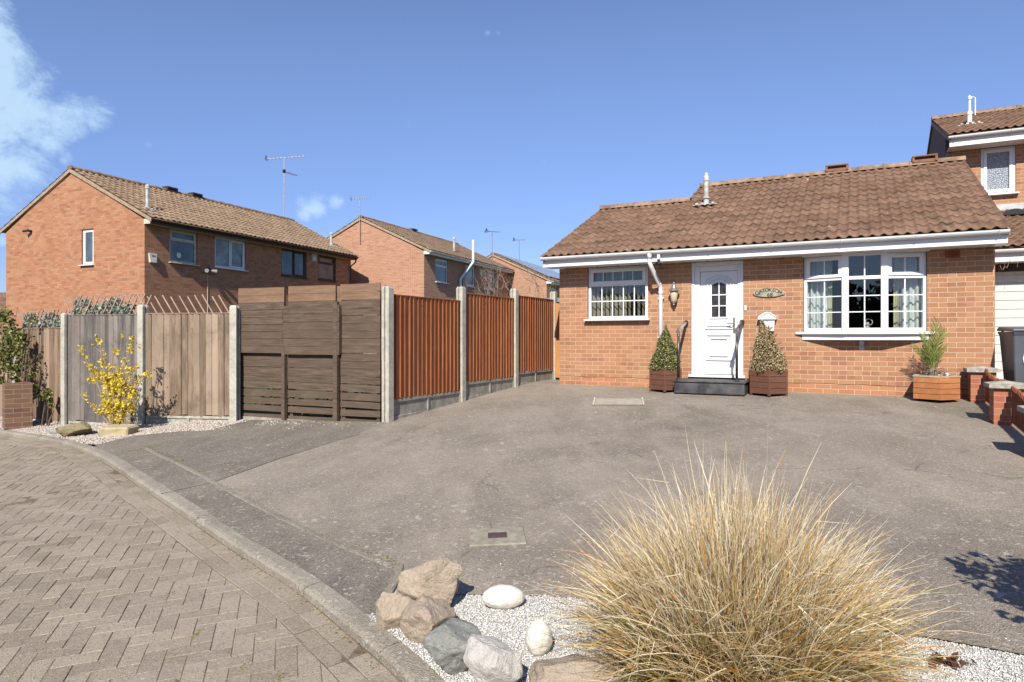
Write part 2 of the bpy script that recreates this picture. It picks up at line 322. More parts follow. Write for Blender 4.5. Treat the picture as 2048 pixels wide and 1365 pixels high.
# ---------------- the frame of the bungalow and the lie of the land
TH = math.atan(.5175); U = Vector((cos(TH), -sin(TH))); NN = Vector((sin(TH), cos(TH))); L0 = Vector((.916, 12.83))
def hw(s, n): p = L0 + U * s + NN * n; return p.x, p.y
def hs(x, y): d = Vector((x, y)) - L0; return d.dot(U), d.dot(NN)
def gh(x, y):
    s, n = hs(x, y); d = min(max(-n, 0), 13)
    return .6 - .06 * d + .035 * max(-5.5, min(0, s + .7))
def gh2(x, y): return gh(x, y) + .008 * mnoise.noise((x * .7, y * .7, 0)) * min(1, max(0, -hs(x, y)[1] / 2))
def sheet(poly, off=0, step=.35, hf=gh2):
    P = [Vector(p) for p in poly]; n = len(P); pts = []; 
    for i in range(n):
        a, b = P[i], P[(i + 1) % n]; k = max(1, int((b - a).length / step))
        pts += [a.lerp(b, j / k) for j in range(k)]
    ne = len(pts); edges = [(i, (i + 1) % ne) for i in range(ne)]
    xs = [p.x for p in P]; ys = [p.y for p in P]
    nx = int((max(xs) - min(xs)) / step); ny = int((max(ys) - min(ys)) / step)
    for i in range(1, nx + 1):
        for j in range(1, ny + 1): pts.append(Vector((min(xs) + i * step, min(ys) + j * step)))
    v, e, f, *_ = delaunay_2d_cdt(pts, edges, [], 1, 1e-5)
    mb = MB(); mb.add([(p.x, p.y, hf(p.x, p.y) + off) for p in v], [tuple(q) for q in f])
    return mb
def pin(poly, x, y):
    c = False; j = len(poly) - 1
    for i in range(len(poly)):
        if (poly[i][1] > y) != (poly[j][1] > y) and x < (poly[j][0] - poly[i][0]) * (y - poly[i][1]) / (poly[j][1] - poly[i][1]) + poly[i][0]: c = not c
        j = i
    return c
def smooth(pts, k=6):
    out = []; n = len(pts)
    for i in range(n - 1):
        p0, p1, p2, p3 = [Vector(pts[max(0, min(n - 1, i + d))]) for d in (-1, 0, 1, 2)]
        for j in range(k):
            t = j / k; out.append(.5 * ((2 * p1) + (p2 - p0) * t + (2 * p0 - 5 * p1 + 4 * p2 - p3) * t * t + (3 * p1 - p0 - 3 * p2 + p3) * t ** 3))
    out.append(Vector(pts[-1])); return out
def offset(pts, d):
    out = []
    for i, p in enumerate(pts):
        t = (pts[min(i + 1, len(pts) - 1)] - pts[max(i - 1, 0)]).normalized(); out.append(p + Vector((-t.y, t.x)) * d)
    return out
# ================= SETTING: ground, road, paths
def groundmat(name, ca, cb, s=.6):
    m, T = newmat(name); ob = T.n('TexCoord').outputs['Object']
    col = T.mix(T.step(T.noise(ob, s, 6, .65), .35, .65), ca, cb)
    return finish(m, T, T.mix(T.step(T.noise(ob, 30, 4, .7), .4, .7, 0, .5), col, tuple(x * .5 for x in ca)), .95, T.bump(T.noise(ob, 40, 5, .7), .8, .02), .1)
def base_ground():
    g = sorted(set([-700, -400, -200, -100, -60, -40] + [x * 2. for x in range(-14, 15)] + [40, 60, 100, 200, 400, 700]))
    mb = MB(); n = len(g)
    vs = [(x, y, gh(x, y) - .13) for y in g for x in g]
    fs = [(j * n + i, j * n + i + 1, (j + 1) * n + i + 1, (j + 1) * n + i) for j in range(n - 1) for i in range(n - 1)]
    struct(mb.add(vs, fs), 'ground', groundmat('earth_and_grass', (.09, .085, .05), (.13, .12, .08)))
base_ground()
kraw = [(-20, 16.5), (-12, 12.6), (-8.1, 10.45), (-7.14, 9.85), (-6.1, 9.06), (-5.12, 8.12), (-4.3, 7.22), (-3.48, 6.27), (-2.43, 5.13), (-1.75, 4.40), (-1.24, 3.87), (-.82, 3.36), (-.5, 2.95), (-.2, 2.5), (.3, 1.8), (.9, 1.1), (1.8, .4), (3.2, -.4)]
K0 = smooth(kraw, 6)
KB = offset(K0, .118)
def rz_(x, y): return gh(x, y) - .05
# road surface under the pavers (jointing sand)
road_poly = offset(K0, -.0) + [Vector((3.2, -4)), Vector((-16, -4)), Vector((-24, 8))]
struct(sheet(road_poly, -.0555, .22, lambda x, y: gh(x, y) + .001 + .0035 * min(.55, mnoise.noise((x * 1.1, y * 1.1, 2)))), 'road', groundmat('jointing_sand', (.17, .135, .095), (.27, .22, .165), 2.))
m, T = newmat('block_pavers'); ob = T.n('TexCoord').outputs['Object']; ri = T.n('NewGeometry').outputs['Random Per Island']
col = T.mix(ri, (.225, .188, .138), (.345, .292, .22))
col = T.mix(T.step(T.noise(ob, .9, 6, .65), .35, .7, 0, .6), col, (.35, .295, .235))
col = T.mix(T.step(T.noise(ob, 7, 7, .75), .5, .75, 0, .45), col, (.19, .152, .115))
vv = T.n('TexVoronoi', {'Vector': ob, 'Scale': 150.}); gg = T.n('SeparateXYZ', {0: vv.outputs['Color']}).outputs[0]
col = T.mix(T.step(gg, .6, 1., 0, .4), col, (.44, .385, .32)); col = T.mix(T.step(gg, .3, 0., 0, .5), col, (.1, .08, .07))
lm = T.math('MULTIPLY', T.step(T.noise(ob, 20, 4, .6), .64, .7), T.step(T.noise(ob, 1.1, 4), .5, .62))
col = T.mix(T.math('MULTIPLY', lm, .75), col, (.46, .43, .37))
MP = finish(m, T, col, .9, T.bump(T.math('ADD', vv.outputs['Distance'], T.noise(ob, 35, 5, .7)), .6, .005), .2)
def clip_poly(poly, a, nrm):      # keep the side where (p-a).nrm >= 0
    out = []
    for i in range(len(poly)):
        p, q = poly[i], poly[(i + 1) % len(poly)]; dp, dq = (p - a).dot(nrm), (q - a).dot(nrm)
        if dp >= 0: out.append(p)
        if (dp >= 0) != (dq >= 0): out.append(p.lerp(q, dp / (dp - dq)))
    return out
def pavers():
    rng = random.Random(3); mb = MB(); aa = R(18.7)
    ax = Vector((-sin(aa), cos(aa))); ay = Vector((cos(aa), sin(aa))); W = .1005; o = Vector((-3, 4))
    KR = [Vector(p) for p in offset(K0, -.215)]
    segs = [(KR[i], (KR[i + 1] - KR[i]).normalized(), (KR[i + 1] + KR[i]) / 2) for i in range(len(KR) - 1)]
    def put(poly, j=.0007):
        poly = [p for i, p in enumerate(poly) if (p - poly[i - 1]).length > .005]
        if len(poly) < 3: return
        c = sum(poly, Vector((0, 0))) / len(poly)
        area = abs(sum(poly[i].x * poly[(i + 1) % len(poly)].y - poly[(i + 1) % len(poly)].x * poly[i].y for i in range(len(poly)))) / 2
        if area < .0004: return
        n = len(poly); dz = rng.uniform(-.0022, .0018) - .004 * max(0, mnoise.noise((c.x * .8, c.y * .8, 7))); tx, ty = rng.uniform(-.012, .012), rng.uniform(-.012, .012)
        jj = j + rng.uniform(0, .0013)
        sgn = 1 if sum(poly[i].x * poly[(i + 1) % n].y - poly[(i + 1) % n].x * poly[i].y for i in range(n)) > 0 else -1
        es = [(poly[(i + 1) % n] - poly[i]) for i in range(n)]
        if min(e.length for e in es) < .004: return
        nm = [Vector((-e.y, e.x)).normalized() * sgn for e in es]
        def ins(d):
            r = []
            for i in range(n):
                m_ = nm[i - 1] + nm[i]; k_ = 1 + nm[i - 1].dot(nm[i]); v = m_ / max(k_, .25) * d
                if v.length > .03: v = v.normalized() * .03
                r.append(poly[i] + v)
            return r
        vs = []
        for d, z in ((jj, -.022), (jj, -.003), (jj + .0028, 0)):
            vs += [(p.x, p.y, rz_(p.x, p.y) + z + dz + tx * (p.x - c.x) + ty * (p.y - c.y)) for p in ins(d)]
        fs = [tuple(2 * n + i for i in range(n))]
        for k in (0, 1): fs += [(k * n + i, k * n + (i + 1) % n, (k + 1) * n + (i + 1) % n, (k + 1) * n + i) for i in range(n)]
        mb.add(vs, fs)
    for i in range(-75, 76):
        for j in range(-75, 76):
            k = (i + j) % 4
            if k == 0: rect = (i, j, i + 2, j + 1)
            elif k == 2: rect = (i, j, i + 1, j + 2)
            else: continue
            c = o + ax * ((rect[0] + rect[2]) * .5 * W) + ay * ((rect[1] + rect[3]) * .5 * W)
            if c.y < .6 or c.y > 12.5 or c.x < -1.0 * c.y - 1.2 or c.x > 1.5: continue
            best = min(range(len(segs)), key=lambda q: (segs[q][2] - c).length_squared)
            poly = [o + ax * (a * W) + ay * (b * W) for a, b in ((rect[0], rect[1]), (rect[2], rect[1]), (rect[2], rect[3]), (rect[0], rect[3]))]
            ok = True
            for q in (best,):
                if q < 0: continue
                a, t, _ = segs[q]; nr = Vector((t.y, -t.x)); dd = (c - a).dot(nr)
                if dd < -.17: ok = False; break
                if dd < .2: poly = clip_poly(poly, a, nr)
                if len(poly) < 3: ok = False; break
            if ok: put(poly[::-1] if False else poly)
    # one row of blocks laid along the kerb
    pts = offset(K0, -.006); pin_ = offset(K0, -.212)
    L = 0; acc = [0]
    for i in range(len(pts) - 1): L += (pts[i + 1] - pts[i]).length; acc.append(L)
    def at(arr, d):
        for i in range(len(arr) - 1):
            if acc[i + 1] >= d: return arr[i].lerp(arr[i + 1], (d - acc[i]) / (acc[i + 1] - acc[i]))
        return arr[-1]
    d = 0
    while d < L - .2:
        a0, a1, b0, b1 = at(pts, d), at(pts, d + .203), at(pin_, d), at(pin_, d + .203); h0 = a0.lerp(b0, .5); h1 = a1.lerp(b1, .5)
        if a0.y < 12:
            put([a0, a1, h1, h0]); 
            e0, e1 = at(pts, d + .1), at(pin_, d + .1); m0 = e0.lerp(e1, .5)
            put([h0, h1, b1, b0])
        d += .205
    # flat continuation far beyond
    return mb
pv = pavers(); struct(pv, 'road_paving', MP)
def kerbstones():
    mb = MB(); pts = K0; bk = KB; acc = [0]
    for i in range(len(pts) - 1): acc.append(acc[-1] + (pts[i + 1] - pts[i]).length)
    def at(arr, d):
        for i in range(len(arr) - 1):
            if acc[i + 1] >= d: return arr[i].lerp(arr[i + 1], (d - acc[i]) / (acc[i + 1] - acc[i]))
        return arr[-1]
    d = 0.1; rng = random.Random(5)
    while d < acc[-1] - 1:
        n = 5; vs = []; dz = rng.uniform(-.003, .003)
        for k in range(n + 1):
            q = d + .004 + (.907) * k / n; a, b = at(pts, q), at(bk, q)
            for t, z in ((0, -.10), (.0, -.014), (.12, -.001), (.3, .004), (.94, .005), (1, -.002), (1, -.1)):
                p = a.lerp(b, t); vs.append((p.x, p.y, gh(p.x, p.y) + z + dz + .0006 * mnoise.noise((p.x * 9, p.y * 9, t))))
        fs = [(k * 7 + i, (k + 1) * 7 + i, (k + 1) * 7 + i + 1, k * 7 + i + 1)[::-1] for k in range(n) for i in range(6)]
        fs += [tuple(range(7)), tuple(range(n * 7, n * 7 + 7))[::-1]]
        mb.add(vs, fs); d += .915
    return mb
struct(kerbstones(), 'kerb', K['kerb'])
E_ = smooth([(-4.55, 8.2), (-3.7, 7.22), (-2.78, 6.16), (-1.54, 4.82), (-.74, 4.06)], 6)
def strip(pts, wd, top, name, m, rough=.003):
    mb = MB(); a = pts; b = offset(pts, wd); vs = []; n = len(pts); rg = random.Random(2)
    for i in range(n):
        for p, z in ((a[i], -.06), (a[i], top - .004), (a[i].lerp(b[i], .2), top), (a[i].lerp(b[i], .8), top), (b[i], top - .004), (b[i], -.06)):
            vs.append((p.x + rg.uniform(-rough, rough), p.y + rg.uniform(-rough, rough), gh2(p.x, p.y) + z))
    fs = [(i * 6 + k, i * 6 + k + 1, (i + 1) * 6 + k + 1, (i + 1) * 6 + k) for i in range(n - 1) for k in range(5)] + [tuple(range(6))[::-1], tuple(range((n - 1) * 6, n * 6))]
    struct(mb.add(vs, fs), name, m)
strip(smooth(E_, 4), .05, .008, 'edging_kerb', K['edge'], .006)
strip([Vector((-.72, 4.10)), Vector((-.70, 3.95)), Vector((-.71, 3.8)), Vector((-.73, 3.64))], .05, .012, 'edging_return', K['edge'], .006)
strip([Vector(p) for p in ((-1.92, 8.36), (-2.2, 7.75), (-2.49, 7.1), (-2.79, 6.22), (-2.86, 6.12), (-3.1, 5.88))], .016, .0025, 'tarmac_joint', groundmat('dark_joint', (.06, .055, .045), (.11, .095, .07), 9.), .006)
KU = offset(K0, .10)
kb = [p for p in KU if 3.45 < p.y < 8.62]
tar = [Vector((-5.38, 8.66))] + kb + [Vector((-.69, 3.45)), Vector((-.70, 3.7)), Vector((-.69, 3.95)), Vector((-.71, 4.08))] + [Vector(p) for p in list(E_)[::-1] if p.y > 4.1 and p.y < 6.2] + \
      [Vector((-2.8, 6.22)), Vector((-2.5, 7.1)), Vector((-1.95, 8.35)), Vector((-1.70, 9.12)), Vector((-4.15, 10.28)), Vector((-4.05, 9.95)), Vector((-4.25, 9.32)), Vector((-4.7, 9.38)), Vector((-5.25, 9.22))]
struct(sheet(tar, .001, .3), 'footpath', K['tarmac'])
drv = [Vector((-.73, 4.08))] + [Vector(p) for p in list(E_)[::-1] if 4.1 < p.y < 6.2] + [Vector(p) for p in ((-2.8, 6.22), (-2.5, 7.1), (-1.95, 8.35), (-1.70, 9.12), hw(-.66, -4.4), hw(-.66, 1.15), hw(.02, 1.15), hw(.02, .12), hw(6.9, .12), hw(6.9, -.2), hw(6.72, -.2), hw(6.72, -10.15), (2.6, 2.72), (1.97, 3.06), (1.6, 3.21), (1.1, 3.39), (.7, 3.51), (.26, 3.61), (-.05, 3.66), (-.33, 3.68), (-.6, 3.75), (-.70, 3.86), (-.71, 3.95))]
struct(sheet(drv, 0., .3), 'driveway', K['asphalt'])
KBn = [p for p in KU if p.y < 3.45]
bed = [Vector(p) for p in ((-.73, 3.47), (-.73, 3.7), (-.71, 3.95), (-.70, 3.86), (-.6, 3.75), (-.33, 3.68), (-.05, 3.66), (.26, 3.61), (.7, 3.51), (1.1, 3.39), (1.6, 3.21), (1.97, 3.06), (2.6, 2.72), (3.0, 2.5), (3.2, 1.2), (3.0, .2))] + [p for p in KBn[::-1] if p.x < 2.6]
bed = [bed[0]] + bed[4:]
bed_under = [Vector((-.79, 3.50)), Vector((-.76, 3.75))] + [p + Vector((.03, .12)) for p in bed[1:10]] + bed[10:]
BEDM = groundmat('pale_grit', (.5, .49, .46), (.6, .59, .56), 3.)
struct(sheet(bed_under, -.009, .15, lambda x, y: gh(x, y) + .007 * mnoise.noise((x * 2.2, y * 2.2, 5))), 'gravel_bed', BEDM)
lb = [Vector(p) for p in ((-5.25, 9.22), (-4.7, 9.38), (-4.25, 9.32), (-4.05, 9.95), (-4.15, 10.4), (-5.7, 10.6), (-7.3, 11.1), (-9.5, 12.2), (-9.3, 11.35))] + [p for p in KU if 8.7 < p.y < 11.2] + [Vector((-5.38, 8.66))]
struct(sheet(lb, -.004, .25), 'gravel_border', groundmat('pinkish_grit', (.30, .24, .2), (.42, .35, .3), 3.))
nd = [Vector(hw(*p)) for p in ((6.72, -10.15), (6.72, -.2), (6.9, 2.5), (13, 2.5), (13, -10.15))]
struct(sheet(nd, -.006, .8), 'neighbour_drive', K['tarmac'])
gd = [Vector(p) for p in ((-4.15, 10.45), hw(-.76, -4.5), hw(-.76, 30), (-40, 60), (-60, 40), (-30, 18), (-9.5, 12.3), (-7.3, 11.15), (-5.7, 10.65))]
struct(sheet(gd, -.02, 1.5), 'lawn', groundmat('lawn_grass', (.06, .085, .03), (.11, .12, .05)))
# ---- loose stones: nobody could count them
def scatter_stones(name, label, polys, n, smin, smax, m, seed, zoff, reject=None):
    rg = np.random.RandomState(seed); xs = [p.x for p in polys]; ys = [p.y for p in polys]; P = []
    while len(P) < n:
        x, y = rg.uniform(min(xs), max(xs)), rg.uniform(min(ys), max(ys))
        if pin(polys, x, y) and not (reject and reject(x, y)): P.append((x, y))
    base = np.array([(1, 0, 0), (-1, 0, 0), (0, 1, 0), (0, -1, 0), (0, 0, 1), (0, 0, -1)], float)
    F = np.array([(0, 2, 4), (2, 1, 4), (1, 3, 4), (3, 0, 4), (2, 0, 5), (1, 2, 5), (3, 1, 5), (0, 3, 5)])
    P = np.array(P); N = len(P); s = rg.uniform(smin, smax, N) ** 1.0
    V = base[None] * s[:, None, None] * rg.uniform(.45, 1.15, (N, 6, 1)) * np.array([1, 1, .8])
    V += rg.uniform(-.25, .25, (N, 6, 3)) * s[:, None, None]
    a = rg.uniform(0, 2 * pi, N); c, q = np.cos(a), np.sin(a)
    X = V[..., 0] * c[:, None] - V[..., 1] * q[:, None]; Y = V[..., 0] * q[:, None] + V[..., 1] * c[:, None]; Z = V[..., 2]
    b = rg.uniform(-1, 1, N); cb, sb = np.cos(b), np.sin(b); Y, Z = Y * cb[:, None] - Z * sb[:, None], Y * sb[:, None] + Z * cb[:, None]
    zz_ = np.array([gh(x, y) + zoff(x, y) for x, y in P])
    vs = np.stack([X + P[:, 0:1], Y + P[:, 1:2], Z + zz_[:, None]], -1).reshape(-1, 3)
    fs = (F[None] + (np.arange(N) * 6)[:, None, None]).reshape(-1, 3)
    me = bpy.data.meshes.new(name); me.vertices.add(len(vs)); me.vertices.foreach_set('co', vs.ravel())
    me.loops.add(len(fs) * 3); me.loops.foreach_set('vertex_index', fs.ravel().astype(np.int32)); me.polygons.add(len(fs))
    me.polygons.foreach_set('loop_start', np.arange(0, len(fs) * 3, 3, dtype=np.int32)); me.polygons.foreach_set('loop_total', np.full(len(fs), 3, dtype=np.int32))
    me.update(calc_edges=True); me.validate(); me.materials.append(m)
    o = bpy.data.objects.new(name, me); C.objects.link(o); return tag(o, label, 'gravel', kind='stuff')
STW = leafmat('white_grey_chippings', [(0, (.28, .275, .26)), (.08, (.50, .49, .47)), (.4, (.62, .61, .58)), (.8, (.67, .66, .63)), (1, (.72, .71, .68))], .9, 0.)
STP = leafmat('pink_chippings', [(0, (.30, .24, .19)), (.4, (.48, .41, .35)), (.8, (.60, .54, .48)), (1, (.70, .66, .6))], .9, 0.)
STL = leafmat('loose_grit', [(0, (.4, .37, .3)), (1, (.65, .6, .5))], .9, 0.)
scatter_stones('white_gravel', 'pale grey and white chippings around the boulders and grass clump', [p + Vector((0, .016)) if i and i < 10 else p for i, p in enumerate(bed)], 72000, .004, .0085, STW, 1, lambda x, y: -.007 + .007 * mnoise.noise((x * 2.2, y * 2.2, 5)) + random.random() * .004, lambda x, y: y < 1.7 or y < x * .55)
scatter_stones('pink_gravel', 'pinkish gravel in front of the weathered fence panels', lb, 22000, .008, .017, STP, 2, lambda x, y: .002 + random.random() * .006)
spill = [Vector(p) for p in ((-4.3, 9.3), (-1.8, 8.6), (-1.72, 9.1), (-4.1, 10.15))]
scatter_stones('loose_grit', 'loose pale grit along the foot of the dark brown fence', spill, 260, .006, .014, STL, 3, lambda x, y: .004, lambda x, y: mnoise.noise((x * 2, y * 2, 1)) < -.05 or random.random() > max(.1, 1 - ((x + 4.1) * .3 + 10 - y) * .9))
near = [Vector(p) for p in ((-.6, 3.78), (2.9, 2.6), (2.6, 3.4), (.8, 4.3), (-.7, 4.6))]
scatter_stones('spilled_chips', 'few pale chips kicked from the gravel bed onto the tarmac', near, 170, .003, .007, STW, 6, lambda x, y: .003, lambda x, y: random.random() < min(.97, max(0, y - (3.75 - .35 * max(0, x))) * 1.6))
# moss and dirt tufts along kerb, fence foot and paving joints
def moss(name, label, items, seed=4):
    rg = random.Random(seed); mb = MB()
    for (x, y, sx, sy, n) in items:
        for i in range(n):
            a, r = rg.uniform(0, 2 * pi), rg.random() ** .7; px, py = x + cos(a) * r * sx, y + sin(a) * r * sy; z = gh(px, py) + .001
            s = rg.uniform(.004, .012); z -= .051 if sy == .0501 else 0; vs = [(px + cos(t) * s * rg.uniform(.6, 1.2), py + sin(t) * s * rg.uniform(.6, 1.2), z - .002) for t in (0, 1.26, 2.5, 3.8, 5)] + [(px, py, z + s * .35)]
            mb.add(vs, [(k, (k + 1) % 5, 5) for k in range(5)])
    return tag(mb.build(name, leafmat(name + '_green', [(0, (.10, .09, .03)), (.5, (.17, .14, .05)), (1, (.24, .19, .09))], .95, 0), smooth=True), label, 'moss', kind='stuff')
ms = [(-2.25, 9.25, .28, .09, 420), (-3.0, 9.35, .4, .05, 260), (-4.55, 8.2, .2, .22, 420), (-5.6, 8.95, .0, .0, 1), (-4.8, 9.15, .4, .06, 140)]
for i, p in enumerate(K0):
    if p.y < 9 and p.y > 3: ms.append((p.x - .012, p.y - .012, .05, .0501, 9))
for p in smooth(E_, 4): ms.append((p.x + .05, p.y + .04, .045, .06, 7))
jm = [(K0[i].x - .02, K0[i].y - .02, .05, .0501, 1) for i in range(3)]
for (jx, jy, jn) in ((-1.62, 3.42, 26), (-1.25, 3.1, 22), (-1.05, 3.0, 20), (-5.9, 8.75, 60), (-5.6, 8.45, 40), (-2.0, 3.9, 14), (-1.5, 2.95, 16)): jm.append((jx, jy, .03 if jy < 5 else .3, .0501, jn))
ms += jm
moss('moss', 'brown green moss creeping along the kerb and the path edging', ms)
# shed grass and lichen patch on the paved corner
# ================= HOUSES
def cells_wall(mb, x0, x1, z0, z1, y0, y1, ops):
    xs = sorted(set([x0, x1] + [v for o in ops for v in o[:2]])); zs = sorted(set([z0, z1] + [v for o in ops for v in o[2:4]]))
    solid = lambda i, j: 0 <= i < len(xs) - 1 and 0 <= j < len(zs) - 1 and not any(o[0] - 1e-6 <= xs[i] and xs[i + 1] <= o[1] + 1e-6 and o[2] - 1e-6 <= zs[j] and zs[j + 1] <= o[3] + 1e-6 for o in ops)
    for i in range(len(xs) - 1):
        for j in range(len(zs) - 1):
            if not solid(i, j): continue
            a, b, c, d = xs[i], xs[i + 1], zs[j], zs[j + 1]
            mb.quad((a, y0, c), (b, y0, c), (b, y0, d), (a, y0, d)); mb.quad((b, y1, c), (a, y1, c), (a, y1, d), (b, y1, d))
            if not solid(i - 1, j): mb.quad((a, y1, c), (a, y0, c), (a, y0, d), (a, y1, d))
            if not solid(i + 1, j): mb.quad((b, y0, c), (b, y1, c), (b, y1, d), (b, y0, d))
            if not solid(i, j - 1): mb.quad((a, y1, c), (b, y1, c), (b, y0, c), (a, y0, c))
            if not solid(i, j + 1): mb.quad((a, y0, d), (b, y0, d), (b, y1, d), (a, y1, d))
    return mb
def gable(mb, x0, x1, poly):       # poly in (y, z), extruded x0..x1
    n = len(poly); v = [(x0, y, z) for y, z in poly] + [(x1, y, z) for y, z in poly]
    return mb.add(v, [tuple(range(n))[::-1], tuple(range(n, 2 * n))] + [(i, (i + 1) % n, n + (i + 1) % n, n + i) for i in range(n)])
def tiles(name, m, parent, x0, x1, y0, z0, y1, z1, per=.152, row=.375, amp=.025, samp=8, seed=1, thick=.021):
    """pantiled slope from the eave line (y0,z0) up to (y1,z1)"""
    L = math.hypot(y1 - y0, z1 - z0); dy, dz = (y1 - y0) / L, (z1 - z0) / L; sgn = 1 if dy > 0 else -1
    ny, nz = -dz * sgn, abs(dy); rows = max(1, round(L / row)); rl = L / rows; cols = max(2, int((x1 - x0) / per * samp)); rg = np.random.RandomState(seed)
    xs = np.linspace(x0, x1, cols + 1); ph = (xs - x0) / per; f = ph % 1.
    wv = np.where(f < .5, -.45 * np.sin(pi * f / .5) , np.sin(pi * (f - .5) / .5)) * amp
    tile_i = np.floor(ph + .5).astype(int); vs = []; fs = []; uvs = []; n = cols + 1
    for r in range(rows):
        jt = rg.uniform(-.004, .004, tile_i.max() + 3)[tile_i]; js = rg.uniform(-.006, .006, tile_i.max() + 3)[tile_i]
        o = len(vs)
        for (u_, h_) in ((r * rl + js, thick + wv + jt - .016), (r * rl + js - .003, thick + wv + jt), (r * rl + rl * .5, thick * .5 + wv + jt * .5), ((r + 1) * rl + .02 + 0 * js, wv * 1.0 + .0 + 0 * jt)):
            for i in range(n):
                uu = u_[i] if hasattr(u_, '__len__') else u_
                vs.append((xs[i], y0 + dy * uu + ny * h_[i], z0 + dz * uu + nz * h_[i]))
        for k in range(3):
            for i in range(cols):
                q = (o + k * n + i, o + k * n + i + 1, o + (k + 1) * n + i + 1, o + (k + 1) * n + i)
                fs.append(q if sgn > 0 else q[::-1])
                vk = [(.02, .02), (.05, .5), (.5, .97)][k]; ti = tile_i[i] + .5
                c4 = [(ti, r + vk[0]), (ti, r + vk[0]), (ti, r + vk[1]), (ti, r + vk[1])]; uvs += c4 if sgn > 0 else c4[::-1]
    mb = MB(); mb.v = vs; mb.f = fs; o = len(vs); e0, e1 = .03, L - .01
    for xx in (x0 + .012, x1 - .012):      # roof deck under the tiles
        for e_, h_ in ((e0, -.022), (e1, -.022), (e1, -.05), (e0, -.05)): mb.v.append((xx, y0 + dy * e_ + ny * h_, z0 + dz * e_ + nz * h_))
    mb.f += [tuple(o + i for i in q) for q in ((0, 1, 2, 3), (7, 6, 5, 4), (0, 4, 5, 1), (1, 5, 6, 2), (2, 6, 7, 3), (3, 7, 4, 0))]; uvs += [(.5, .5)] * 24
    o = mb.build(name, m, parent, uvs=uvs); o.data.polygons.foreach_set('use_smooth', [True] * len(o.data.polygons))
    return o
def ridge_run(name, parent, x0, x1, y, z, m=None, seed=1):
    mb = MB(); rg = random.Random(seed); n = max(1, round((x1 - x0) / .45)); l = (x1 - x0) / n
    for i in range(n):
        a = x0 + i * l; dz = rg.uniform(-.004, .004); k = 8
        vs = []
        for xx, s_ in ((a, 1.), (a + l + .02, .93)):
            for r in (.125, .108):
                for j in range(k + 1):
                    t = pi * j / k; vs.append((xx, y - cos(t) * r * s_ * 1.05, z - .05 + sin(t) * r * s_ * .85 + dz))
        q = k + 1; fs = []
        for j in range(k): fs += [(j, j + 1, 2 * q + j + 1, 2 * q + j)[::-1], (q + j, q + j + 1, 3 * q + j + 1, 3 * q + j), (j, j + 1, q + j + 1, q + j), (2 * q + j, 2 * q + j + 1, 3 * q + j + 1, 3 * q + j)[::-1]]
        mb.add(vs, fs)
        mb.box(a - .006, a + .012, y - .12, y + .12, z - .07, z + .035)
    return mb.build(name, m or K['ridge'], parent)
def gutter(name, parent, x0, x1, y, z, m=None, r=.058, br=True):
    """half round gutter along local x; y is its centre"""
    m = m or K['pvcg']; mb = MB(); k = 8; vs = []
    for xx in (x0, x1):
        for rr in (r, r - .006):
            for j in range(k + 1): t = pi + pi * j / k; vs.append((xx, y + cos(t) * rr, z + sin(t) * rr))
    q = k + 1; fs = []
    for j in range(k): fs += [(j, j + 1, 2 * q + j + 1, 2 * q + j), (q + j, q + j + 1, 3 * q + j + 1, 3 * q + j)[::-1]]
    for e in (0, k): fs += [(e, q + e, 3 * q + e, 2 * q + e)]
    mb.add(vs, fs)
    for xx in (x0, x1 - .004): mb.prism([(y + cos(pi + pi * j / k) * r, z + sin(pi + pi * j / k) * r) for j in range(q)], xx, xx + .004, Matrix(((0, 0, 1, 0), (1, 0, 0, 0), (0, 1, 0, 0), (0, 0, 0, 1))))
    g = mb.build(name, m, parent)
    if br:
        b = MB(); n = max(2, round((x1 - x0) / .95))
        for i in range(n):
            xx = x0 + .12 + i * (x1 - x0 - .24) / (n - 1); b.tube([(xx, y + cos(pi + pi * j / k) * (r + .006), z + sin(pi + pi * j / k) * (r + .006)) for j in range(q)], .007, 5)
            b.box(xx - .012, xx + .012, y + r - .002, y + r + .012, z - .06, z + .01)
        b.each('gutter_bracket', m, g, per=2)
    return g
def slab_poly(mb, poly, z0, z1): return mb.prism(poly, z0, z1)
